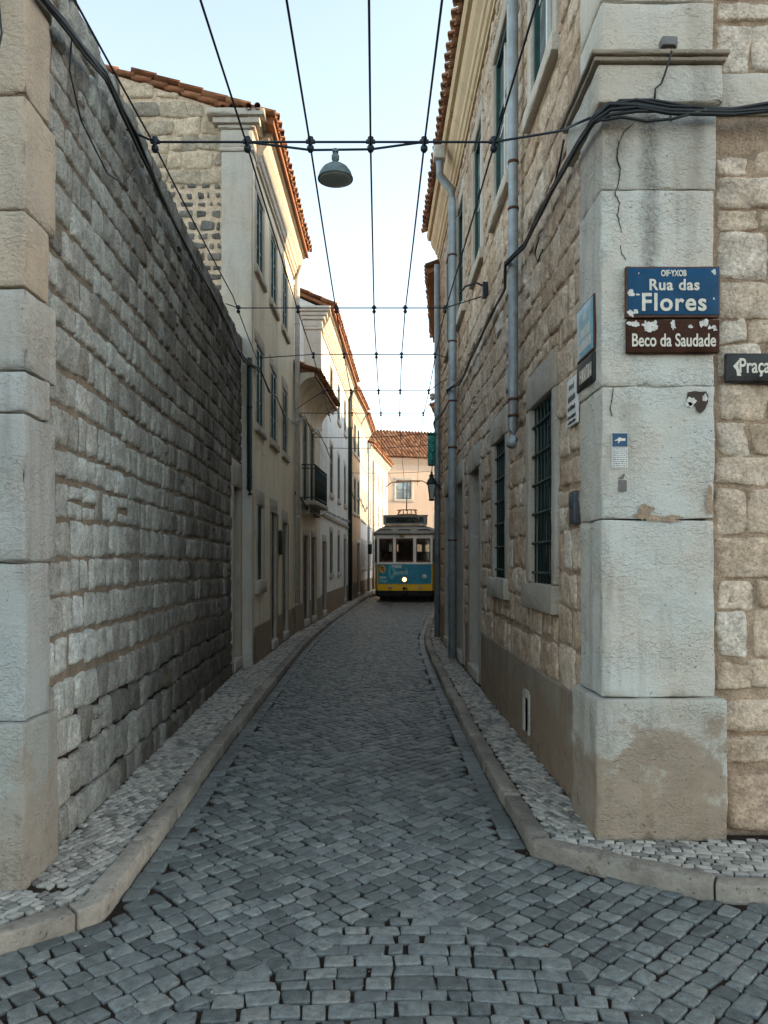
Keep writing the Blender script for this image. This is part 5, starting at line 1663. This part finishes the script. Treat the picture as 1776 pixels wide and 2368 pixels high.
# cable bundles along both walls
def bundle(center, n, spread, r, label, extra=(), name='cable_bundle'):
    mb = MB()
    for k in range(n):
        ph = k * 2.4
        pts = []
        for i, (x, y, z) in enumerate(center):
            w = spread * noise.noise(Vector((i * 0.45 + k * 5.1, k * 3.3, 0.5))) * 1.6
            h = spread * noise.noise(Vector((i * 0.45, k * 7.7, 3.5))) * 2.2
            pts.append((x + w * 0.35, y + w * 0.3, z + h))
        mb.tube(pts, r * random.uniform(0.7, 1.25), 6)
    for (pts, rr) in extra:
        mb.tube(pts, rr, 6)
    return tag(mb.build(name, M['cable']), label, 'cable', 'cable bundles along the walls')
def dens(pts, step=0.28):
    out = []
    for a, b in zip(pts[:-1], pts[1:]):
        L = math.dist(a, b); n = max(1, int(L / step))
        out += [tuple(a[i] + (b[i] - a[i]) * k / n for i in range(3)) for k in range(n)]
    return out + [pts[-1]]
cl = [(-2.6, 3.56, 4.33), (-1.80, 3.56, 4.31), (-1.64, 3.57, 4.29), (-1.60, 3.66, 4.29), (-1.595, 3.95, 4.35)] + [FL.p(s, 4.49 - 0.06 * (s / 7.0) + 0.03 * math.sin(s * 1.7), 0.095) for s in (0.75, 1.4, 2.2, 3.0, 4.0, 5.0, 6.0, 6.9)] + [(-1.70, 11.35, 4.40)]
loop1 = [(-1.80, 3.55, 4.30), (-1.735, 3.54, 4.20), (-1.715, 3.535, 4.02), (-1.75, 3.54, 3.86), (-1.85, 3.55, 3.79), (-2.0, 3.56, 3.78)]
loop2 = [FL.p(0.28, 4.42, 0.07), FL.p(0.30, 4.25, 0.05), FL.p(0.48, 4.08, 0.05), FL.p(0.95, 4.02, 0.05), FL.p(1.3, 4.12, 0.05), FL.p(1.55, 4.36, 0.06)]
bundle(dens(cl), 5, 0.026, 0.011, 'sagging black cable bundle running along the dark garden wall', [(loop1, 0.006), (loop2, 0.005)])
cr = [(3.6, 4.20, 4.17), (2.2, 4.20, 4.08), (1.95, 4.19, 4.05), (1.6, 4.18, 4.05), (1.42, 4.18, 4.07), (1.28, 4.18, 4.05), (1.205, 4.23, 4.02), (1.20, 4.5, 4.06)] + [(1.205, y, 4.10 + 0.03 * math.sin(y * 1.3)) for y in (5.0, 5.6, 6.2)] + [(1.125, 6.62, 4.14)] + [(1.215, y, 4.14 + 0.03 * math.sin(y * 0.9)) for y in (7.2, 8.2, 9.2, 10.2, 11.0)] + [(1.09, 11.62, 4.18), (1.21, 12.3, 4.2), (1.21, 13.5, 4.22), (1.13, 14.8, 4.25), (1.16, 15.06, 4.2)]
dang = [(1.24, 5.05, 4.36), (1.235, 5.12, 4.28), (1.225, 5.25, 4.16)]
lp2 = [(1.215, 5.7, 4.0), (1.20, 5.78, 3.9), (1.21, 5.72, 3.82), (1.225, 5.62, 3.87)]
lp3 = [(1.80, 4.18, 4.05), (1.62, 4.185, 4.0), (1.48, 4.19, 3.99), (1.34, 4.185, 4.01), (1.24, 4.2, 4.0)]
lp4 = [(2.6, 4.2, 4.10), (1.95, 4.185, 4.04), (1.7, 4.185, 4.07), (1.5, 4.18, 4.10), (1.33, 4.185, 4.10), (1.215, 4.24, 4.03)]
bundle(dens(cr), 5, 0.022, 0.011, 'black cable bundle wrapped round the right corner pier and along its wall', [(dang, 0.007), (lp2, 0.006), (lp3, 0.008), (lp4, 0.008)])
cb2 = [F2.p(-0.2, 2.98, 0.06), F2.p(0.5, 2.93, 0.06), F2.p(1.0, 2.74, 0.12), F2.p(2.0, 2.66, 0.2), F2.p(3.0, 2.72, 0.1), F2.p(3.8, 2.83, 0.06)] + [F3.p(s, 2.9 + 0.012 * s, 0.09) for s in (0.5, 2.5, 4.5, 6.5, 8.4)]
bundle(dens(cb2, 0.4), 4, 0.03, 0.014, 'cable bundle drooping under the iron balcony of the beige house')
cb3 = [(-1.70, 11.35, 4.42), F1.p(0.9, 4.25, 0.1), F1.p(1.8, 4.35, 0.08), F1.p(3.0, 4.2, 0.08), F1.p(4.2, 4.32, 0.08), F1.p(4.9, 4.45, 0.1), F2.p(0.8, 4.75, 0.1), F2.p(1.8, 4.55, 0.1), F2.p(2.8, 4.78, 0.1), F3.p(0.3, 4.62, 0.1), F3.p(2, 4.4, 0.1)]
bundle(dens(cb3, 0.35), 3, 0.03, 0.009, 'loose cables hung across the cream house windows')
cb4 = [F3.p(8.5, 4.3, 0.1), F4.p(1.5, 3.9, 0.1), F4.p(3.0, 4.2, 0.1), F5.p(1.5, 3.8, 0.1), F5.p(4, 4.2, 0.1)]
bundle(dens(cb4, 0.5), 3, 0.05, 0.014, 'tangled cables across the peach house front')

# hanging street lamp
lx, ly, lz = -0.27, 5.25, 4.395
lamp = thing('hanging_lamp', (lx, ly, lz - 0.2), 'grey domed street lamp hanging from the nearest cross wire', 'street lamp')
M['lamp_metal'] = mat_plain('grey_green_lamp_paint', (0.13, 0.18, 0.18), 0.5, var=0.25, scale=18)
t = NT('milky_lamp_glass')
M['milky'] = t.done(t.mix(t.noise(18, 3), (0.30, 0.36, 0.34), (0.42, 0.46, 0.43)), 0.3, None, 0.5)
mb = MB()
prof = [(0.0, -0.085), (0.018, -0.087), (0.05, -0.098), (0.085, -0.122), (0.108, -0.155), (0.118, -0.185), (0.121, -0.19), (0.121, -0.198), (0.114, -0.198), (0.10, -0.16), (0.0, -0.12)]
mb.lathe(prof, (lx, ly, lz), 32)
sh = mb.build('lamp_shade', M['lamp_metal'], lamp)
mb = MB(); mb.lathe([(0.112, -0.192), (0.110, -0.200), (0.10, -0.204), (0.06, -0.207), (0.0, -0.208)], (lx, ly, lz), 32)
mb.build('diffuser', M['milky'], sh)
mb = MB()
mb.lathe([(0.0, 0.01), (0.016, 0.01), (0.016, -0.03), (0.026, -0.034), (0.026, -0.062), (0.02, -0.068), (0.02, -0.086), (0.0, -0.088)], (lx, ly, lz), 14)
mb.box(lx - 0.02, lx + 0.02, ly - 0.02, ly + 0.02, lz - 0.012, lz + 0.004)
mb.build('hanger', M['lamp_metal'], lamp)

# teal box on the corner and the lantern
M['teal'] = mat_plain('teal_green_paint', (0.015, 0.24, 0.21), 0.45, var=0.25, scale=9)
mb = MB()
mb.rbox(lambda a, b, c: (1.10 + a, 14.9 + b, 3.72 + c), 0.075, 0.11, 0.29, 0.03, 0.002, 0.1)
mb.rbox(lambda a, b, c: (1.10 + a, 14.9 + b, 4.035 + c), 0.085, 0.12, 0.018, 0.01, 0.0, 0.1)
for z in (3.55, 3.72, 3.9):
    mb.lathe([(0.05, -0.115), (0.055, -0.13), (0.04, -0.135), (0.0, -0.125)], (1.10, 14.9, z), 14, axis='y')
tag(mb.build('signal_box', M['teal']), 'teal green metal box hanging at the end of the stone building', 'signal box')
LX, LY, LZ = 1.075, 14.6, 2.92
lan = thing('wall_lantern', (LX, LY, LZ), 'old black wall lantern with tapered glass near the tram', 'street lamp')
mb = MB()
def frus(mb, r0, z0, r1, z1, n=4, th=0.008):
    for k in range(n):
        a = math.pi / 4 + k * math.pi / 2
        mb.tube([(LX + r0 * math.cos(a), LY + r0 * math.sin(a), LZ + z0), (LX + r1 * math.cos(a), LY + r1 * math.sin(a), LZ + z1)], th, 5)
frus(mb, 0.045, -0.18, 0.095, 0.12)
mb.lathe([(0.098, 0.115), (0.106, 0.125), (0.098, 0.14)], (LX, LY, LZ), 4)
mb.lathe([(0.0, -0.20), (0.05, -0.19), (0.06, -0.17), (0.055, -0.165), (0.0, -0.165)], (LX, LY, LZ), 8)
mb.lathe([(0.10, 0.14), (0.075, 0.20), (0.05, 0.23), (0.04, 0.27), (0.06, 0.285), (0.03, 0.30), (0.02, 0.33), (0.035, 0.34), (0.0, 0.36)], (LX, LY, LZ), 12)
mb.tube([(LX + 0.08, LY, LZ + 0.12), (1.14, LY + 0.05, LZ + 0.14), (1.22, LY + 0.1, LZ + 0.10), (1.28, LY + 0.12, LZ + 0.02)], 0.014, 6)
mb.tube([(LX, LY, LZ + 0.35), (LX + 0.02, LY, LZ + 0.55), (1.12, 14.8, LZ + 0.8)], 0.008, 5)
lf = mb.build('lantern_frame', M['iron_green'], lan)
mb = MB()
vs = []
for (r, z) in ((0.041, -0.165), (0.090, 0.115)):
    for k in range(4):
        a = math.pi / 4 + k * math.pi / 2
        vs.append((LX + r * math.cos(a), LY + r * math.sin(a), LZ + z))
mb.add(vs, [(k, (k + 1) % 4, 4 + (k + 1) % 4, 4 + k) for k in range(4)])
mb.build('lantern_glass', M['milky'], lf)

# ------------------------------------------------------------------ signs on the corner pier
def text_mesh(body, size, x, y, z, mat, parent, name='lettering', rotz=0.0, bold=0.0, sx=1.0, spacing=1.0, align='LEFT'):
    cu = bpy.data.curves.new('lettering', 'FONT')
    cu.body = body; cu.size = size; cu.extrude = 0.0012; cu.offset = bold; cu.align_x = align; cu.space_character = spacing
    ob = bpy.data.objects.new('lettering', cu); COL.objects.link(ob)
    ob.rotation_euler = (R(90), 0, rotz); ob.scale = (sx, 1, 1)
    ob.location = (x, y, z)
    bpy.context.view_layer.update()
    me = bpy.data.meshes.new_from_object(ob.evaluated_get(bpy.context.evaluated_depsgraph_get()))
    me.transform(ob.matrix_world)
    bpy.data.objects.remove(ob); bpy.data.curves.remove(cu)
    me.materials.clear(); me.materials.append(mat)
    o = bpy.data.objects.new(name, me); COL.objects.link(o)
    if parent is not None:
        o.parent = parent
        if parent.type == 'EMPTY': o.matrix_parent_inverse = parent.matrix_basis.inverted()
    return o
M['sign_blue'] = mat_plain('blue_enamel', (0.004, 0.052, 0.118), 0.5, spec=0.2, var=0.25, scale=7)
M['sign_brown'] = mat_plain('brown_enamel', (0.045, 0.017, 0.009), 0.7, spec=0.15, var=0.35, scale=14)
M['sign_black'] = mat_plain('black_sign_paint', (0.020, 0.020, 0.019), 0.55, var=0.4, scale=12)
M['sign_letter'] = mat_plain('cream_letter_enamel', (0.60, 0.56, 0.47), 0.5, var=0.15, scale=30)
M['sign_pale'] = mat_plain('faded_blue_enamel', (0.16, 0.33, 0.42), 0.3, var=0.3, scale=8)
M['chip'] = mat_plain('bare_chipped_primer', (0.55, 0.53, 0.48), 0.7, var=0.3, scale=30)
M['paper'] = mat_plain('white_notice_paper', (0.62, 0.61, 0.57), 0.8, var=0.12, scale=20)
M['ink'] = mat_plain('black_ink', (0.03, 0.03, 0.03), 0.7)
M['navy'] = mat_plain('navy_print', (0.012, 0.06, 0.13), 0.5, var=0.2)
M['torn'] = mat_plain('torn_brown_paint', (0.040, 0.022, 0.015), 0.7, var=0.3, scale=30)
M['greypaper'] = mat_plain('grey_paper_scrap', (0.14, 0.13, 0.12), 0.8, var=0.2, scale=40)
SY = PY - 0.035
class PFr:
    """pixel-free sign frame on the pier front: x, z in metres"""
    def p(self, s, z, o=0.0): return (s, SY - o, z)
PF = PFr()
def plate(mb, x0, x1, z0, z1, y0, y1, r=0.006, tone=0.5, mi=0):
    mb.rbox(lambda a, b, c: ((x0 + x1) / 2 + a, (y0 + y1) / 2 + b, (z0 + z1) / 2 + c), (x1 - x0) / 2, (y1 - y0) / 2, (z1 - z0) / 2, r, 0.0012, 0.06, tone, mi)
def chips(mb, spots, y):
    for (cx, cz, rx, rz) in spots:
        n = 22; sd = random.random() * 50
        vs = []
        for k in range(n):
            a = 2 * math.pi * k / n
            q = 1 + 0.75 * noise.noise(Vector((math.cos(a) * 1.6 + sd, math.sin(a) * 1.6, sd)))
            vs.append((cx + rx * q * math.cos(a), y, cz + rz * q * math.sin(a)))
        vs.append((cx, y, cz))
        mb.add(vs, [(k, (k + 1) % n, n) for k in range(n)])
def sgn(u, v):
    return pq(u, v, SY)
x0, z1 = sgn(1352, 575); x1, z0 = sgn(1555, 686)
s1 = thing('street_sign', ((x0 + x1) / 2, SY, z0), 'blue enamel street sign reading Rua das Flores on the corner pier', 'sign')
mb = MB(); plate(mb, x0, x1, z0, z1, SY, SY + 0.03)
pb = mb.build('plate', M['rust'], s1)
mb = MB(); plate(mb, x0 + 0.009, x1 - 0.008, z0 + 0.014, z1 - 0.010, SY - 0.004, SY + 0.004, 0.003)
en = mb.build('enamel', M['sign_blue'], pb)
yl = SY - 0.0058
xc = (x0 + x1) / 2
def txt(body, u, v, capd, wpx, par, y=yl, bold=0.0, mat='sign_letter', spacing=1.0, align_w=True):
    """letters of cap height capd (picture units) with left end at u and base line at v, stretched to width wpx"""
    k = SY / 1662
    X, Z = sgn(u, v)
    size = capd * k / 0.72
    o = text_mesh(body, size, X, y, Z, M[mat], par, bold=bold, spacing=spacing)
    me = o.data
    xs = [vv.co.x for vv in me.vertices]
    a, b = min(xs), max(xs)
    f = wpx * k / (b - a)
    for vv in me.vertices: vv.co.x = X + (vv.co.x - a) * f
    return o
txt('OIF\u00b7YXOB', 1427, 597, 13, 55, en, bold=0.0015)
txt('Rua das', 1402, 627, 24, 108, en, bold=0.002, spacing=1.08)
txt('Flores', 1386, 671, 38, 139, en, bold=0.003, spacing=1.12)
mb = MB(); k = SY / 1662
chips(mb, [(*sgn(1363, 634), 0.018, 0.016), (*sgn(1377, 637), 0.009, 0.005), (*sgn(1362, 678), 0.016, 0.022), (*sgn(1372, 674), 0.014, 0.013), (*sgn(1541, 588), 0.010, 0.012), (*sgn(1379, 591), 0.003, 0.005), (*sgn(1541, 646), 0.004, 0.006)], SY - 0.0062)
mb.build('enamel_chips', M['chip'], en)
x0, z1 = sgn(1354, 690); x1, z0 = sgn(1555, 762)
s2 = thing('street_sign', ((x0 + x1) / 2, SY, z0), 'brown sign reading Beco da Saudade with peeling white patches', 'sign')
mb = MB(); plate(mb, x0, x1, z0, z1, SY, SY + 0.03)
pb = mb.build('plate', M['sign_brown'], s2)
txt('Beco da Saudade', 1365, 748, 28, 181, pb, y=SY - 0.0022, bold=0.0018)
mb = MB()
for (u, v, w, h, n) in ((1367, 702, 15, 9, 3), (1404, 706, 20, 14, 6), (1452, 702, 9, 12, 3), (1491, 704, 10, 6, 3), (1517, 702, 14, 11, 4), (1538, 708, 12, 8, 4)):
    for q in range(n):
        du, dv = random.uniform(-w, w) * 0.6, random.uniform(-h, h) * 0.5
        chips(mb, [(*sgn(u + du, v + dv), w * k * 0.55 * random.uniform(0.5, 1), h * k * 0.6 * random.uniform(0.5, 1))], SY - 0.0022 - 0.0002 * q)
mb.build('peeling_paint', M['chip'], pb)
SY3 = 4.27
xa, za = (1568 - 810) / 1662 * SY3, 1.6 - (826 - 1210) / 1662 * SY3
xb, zb = xa + 0.72, 1.6 - (762 - 1210) / 1662 * SY3
s3 = thing('direction_sign', ((xa + xb) / 2, SY3, za), 'black direction sign with arrow reading Praça on the rubble wall', 'sign')
mb = MB(); plate(mb, xa, xb, za, zb, SY3, SY3 + 0.035, 0.012)
pb = mb.build('plate', M['sign_black'], s3)
k3 = SY3 / 1662
X, Z = xa + 29 * k3, 1.6 - (805 - 1210) * k3
o = text_mesh('Pra\u00e7a', 32 * k3 / 0.72, X, SY3 - 0.002, Z, M['sign_letter'], pb, bold=0.0018)
xs = [v.co.x for v in o.data.vertices]; fx_ = 66 * k3 / (max(xs) - min(xs))
for v in o.data.vertices: v.co.x = X + (v.co.x - min(xs)) * fx_
mb = MB()
au = lambda u, v: ((u - 810) * k3, SY3 - 0.0022, 1.6 - (v - 1210) * k3)
mb.add([au(1583, 791), au(1598, 775), au(1594, 791), au(1601, 812), au(1592, 812), au(1590, 800)], [(0, 5, 2, 1), (5, 4, 3, 2)])
mb.build('arrow', M['sign_letter'], pb)

# signs on the side of the pier, seen edge-on
FS = Fr(PX0, 4.27, PX0, 4.75, -1)
def side_text(body, s, z, size, par, o, mat='sign_letter', sx=1.0):
    x, y, zz = FS.p(s, z, o)
    return text_mesh(body, size, x, y, z, M[mat], par, rotz=R(-90), bold=0.001, sx=sx)
def splate(mb, s0, s1, z0, z1, o0, o1, r=0.005):
    mb.rbox(lambda a, b, c: FS.p((s0 + s1) / 2 + a, (z0 + z1) / 2 + c, (o0 + o1) / 2 + b), (s1 - s0) / 2, (o1 - o0) / 2, (z1 - z0) / 2, r, 0.001, 0.06)
sA = thing('side_sign', FS.p(0.27, 2.75, 0.02), 'faded pale blue enamel sign on the street side of the corner pier', 'sign')
mb = MB(); splate(mb, 0.10, 0.46, 2.80, 3.12, 0.004, 0.016, 0.003)
pA = mb.build('plate', M['rust'], sA)
mb = MB(); splate(mb, 0.11, 0.45, 2.81, 3.11, 0.0155, 0.019, 0.001)
eA = mb.build('enamel', M['sign_pale'], pA)
mb = MB()
for (a, b, z, h) in ((0.24, 0.31, 3.05, 0.03), (0.17, 0.36, 2.96, 0.035), (0.15, 0.40, 2.885, 0.035)):
    s = a
    while s < b:
        w = random.uniform(0.012, 0.022)
        mb.obox(FS, s, s + w, z - h, z + h * random.uniform(0.3, 0.7), 0.0188, 0.0204); s += w + 0.012
mb.build('worn_letters', M['sign_letter'], eA)
sB = thing('side_sign', FS.p(0.27, 2.62, 0.02), 'dark brown sign with white letters below the faded blue one', 'sign')
mb = MB(); splate(mb, 0.10, 0.46, 2.625, 2.79, 0.004, 0.018, 0.003)
pB = mb.build('plate', M['sign_black'], sB)
mb = MB()
s = 0.14
for w in (0.03, 0.02, 0.035, 0.03, 0.03, 0.035):
    mb.obox(FS, s, s + 0.008, 2.66, 2.74, 0.0175, 0.0196); mb.obox(FS, s + w - 0.008, s + w, 2.66, 2.74, 0.0175, 0.0196)
    mb.obox(FS, s + 0.008, s + w - 0.008, random.choice([2.66, 2.695, 2.73]), random.choice([2.672, 2.705, 2.742]) + 0.004, 0.0175, 0.0196)
    s += w + 0.014
mb.build('worn_letters', M['sign_letter'], pB)
sC = thing('paper_notice', (1.25, 5.0, 2.4), 'white paper notice with black lines taped beside the corner pier', 'notice')
mb = MB(); mb.rbox(lambda a, b, c: FR.p(0.16 + a, 2.60 + c, 0.035 + b), 0.125, 0.008, 0.15, 0.004, 0.0015, 0.05)
pC = mb.build('board', M['paper'], sC)
mb = MB()
for (a, b, z, h) in ((0.10, 0.21, 2.70, 0.024), (0.07, 0.25, 2.63, 0.028), (0.07, 0.25, 2.565, 0.02), (0.06, 0.26, 2.51, 0.016), (0.06, 0.26, 2.475, 0.012)):
    s = a
    while s < b:
        w = random.uniform(0.008, 0.018)
        mb.obox(FR, s, s + w, z - h * random.uniform(0.7, 1), z + h * random.uniform(0.2, 0.7), 0.043, 0.0448); s += w + 0.007
mb.build('print', M['ink'], pC)
# small box beside the pier, low on the wall
mb = MB()
mb.rbox(lambda a, b, c: FR.p(0.13 + a, 1.93 + c, 0.025 + b), 0.06, 0.03, 0.105, 0.01, 0.001, 0.06)
mb.rbox(lambda a, b, c: FR.p(0.13 + a, 1.97 + c, 0.056 + b), 0.035, 0.006, 0.035, 0.005, 0.0, 0.06)
M['slate'] = mat_plain('dark_slate_plastic', (0.045, 0.055, 0.065), 0.5, var=0.3, scale=18)
tag(mb.build('meter_box', M['slate']), 'small dark slate meter box on the wall beside the corner pier', 'box')

# sticker with arrow hand, and its schedule
x0, z1 = pq(1320, 936, PY); x1, z0 = pq(1355, 1013, PY)
st = thing('notice_sticker', ((x0 + x1) / 2, PY, z0), 'small blue and white notice with a pointing hand on the pier', 'notice')
mb = MB(); mb.rbox(lambda a, b, c: ((x0 + x1) / 2 + a, PY - 0.006 + b, (z0 + z1) / 2 + c), (x1 - x0) / 2, 0.006, (z1 - z0) / 2, 0.003, 0, 0.06)
ps = mb.build('board', M['paper'], st)
zm = z1 - (z1 - z0) * 0.385
mb = MB(); mb.box(x0 + .003, x1 - .003, PY - 0.0135, PY - 0.011, zm, z1 - 0.002)
bl = mb.build('blue_field', M['navy'], ps)
mb = MB()
hx, hz = (x0 + x1) / 2, (zm + z1) / 2
hand = [(-.030, -.004), (-.012, .006), (-.006, .013), (.006, .012), (.010, .008), (.030, .008), (.030, -.006), (.006, -.006), (-.004, -.012), (-.008, -.020), (-.012, -.016), (-.008, -.006), (-.018, -.004), (-.030, -.006)]
mb.add([(hx + a, PY - 0.0142, hz + b) for a, b in hand], [tuple(range(14))])
mb.build('pointing_hand', M['sign_letter'], bl)
mb = MB()
for i in range(9):
    z = zm - 0.012 - i * 0.0115
    x = x0 + 0.012
    while x < x1 - 0.014:
        w = random.uniform(0.004, 0.014)
        mb.box(x, min(x + w, x1 - 0.012), PY - 0.0128, PY - 0.0118, z - 0.0022, z + 0.0014 * random.random()); x += w + 0.004
for (a, b, c, d) in ((x0 + .006, x0 + .0075, z0 + .006, zm - .004), (x1 - .0075, x1 - .006, z0 + .006, zm - .004), (x0 + .0076, x1 - .0076, z0 + .006, z0 + .0075), (x0 + .0076, x1 - .0076, zm - .0055, zm - .004)):
    mb.box(a, b, PY - 0.0128, PY - 0.0118, c, d)
mb.build('print', M['ink'], ps)
# torn scraps
mb = MB()
pts = [(1484, 848), (1500, 845), (1512, 847), (1524, 846), (1529, 856), (1528, 870), (1521, 885), (1512, 894), (1504, 889), (1501, 880), (1494, 874), (1486, 877), (1482, 862)]
P = [pq(u, v, PY) for u, v in pts]
mb.add([(x, PY - 0.0075, z) for x, z in P], [tuple(range(len(P)))])
tp = tag(mb.build('torn_poster', M['torn']), 'torn dark brown poster remnant below the street signs', 'poster')
mb = MB()
kq = PY / 1662
chips(mb, [(*pq(1494, 867, PY), 9 * kq, 9 * kq), (*pq(1488, 874, PY), 8 * kq, 5 * kq), (*pq(1522, 860, PY), 7 * kq, 7 * kq)], PY - 0.0082)
mb.build('torn_white', M['chip'], tp)
mb = MB()
for q, (u, v, w, h) in enumerate(((1392, 1104, 15, 14), (1380, 1114, 12, 6), (1432, 1121, 34, 6), (1456, 1117, 18, 5), (1532, 1085, 7, 26), (1412, 1118, 20, 5))):
    chips(mb, [(*pq(u, v, PY), w * kq, h * kq)], PY - 0.0072 - 0.0002 * q)
mb.build('mortar_patch', M['mortar_r'], cp)
mb = MB()
pts = [(1335, 1037), (1353, 1037), (1353, 1061), (1346, 1063), (1335, 1062)]
P = [pq(u, v, PY) for u, v in pts]
mb.add([(x, PY - 0.007, z) for x, z in P], [(0, 1, 2, 3, 4)])
pts = [(1332, 1034), (1340, 1030), (1346, 1023), (1349, 1026), (1346, 1034), (1341, 1036)]
P = [pq(u, v, PY) for u, v in pts]
mb.add([(x, PY - 0.0078, z) for x, z in P], [(0, 1, 2, 3, 4, 5)])
tag(mb.build('paper_scrap', M['greypaper']), 'grey scrap of paper under the pointing hand notice', 'paper')
# floodlight on top of the cap band
fxx, fz = pq(1446, 92, 4.2)
fl = thing('flood_light', (fxx, 4.2, fz - 0.03), 'small metal floodlight sitting on the pier cap band', 'lamp')
mb = MB()
mb.rbox(lambda a, b, c: (fxx - 0.008 + a, 4.215 + b, fz + 0.004 + c), 0.036, 0.03, 0.024, 0.006, 0.001, 0.06)
mb.box(fxx - 0.012, fxx + 0.012, 4.21, 4.25, fz - 0.038, fz - 0.02)
mb.box(fxx + 0.030, fxx + 0.042, 4.195, 4.225, fz - 0.022, fz + 0.03)
mb.build('housing', mat_plain('grey_cast_metal', (0.16, 0.155, 0.145), 0.5, 0.3), fl)
P = [(1452, 108), (1448, 125), (1443, 150), (1436, 168), (1424, 178), (1422, 200)]
mb = MB(); mb.tube([((u - 810) / 1662 * 4.17, 4.225 if v > 130 else 4.18, 1.6 - (v - 1210) / 1662 * 4.17) for u, v in P], 0.006, 6)
mb.build('lead', M['cable'], fl)
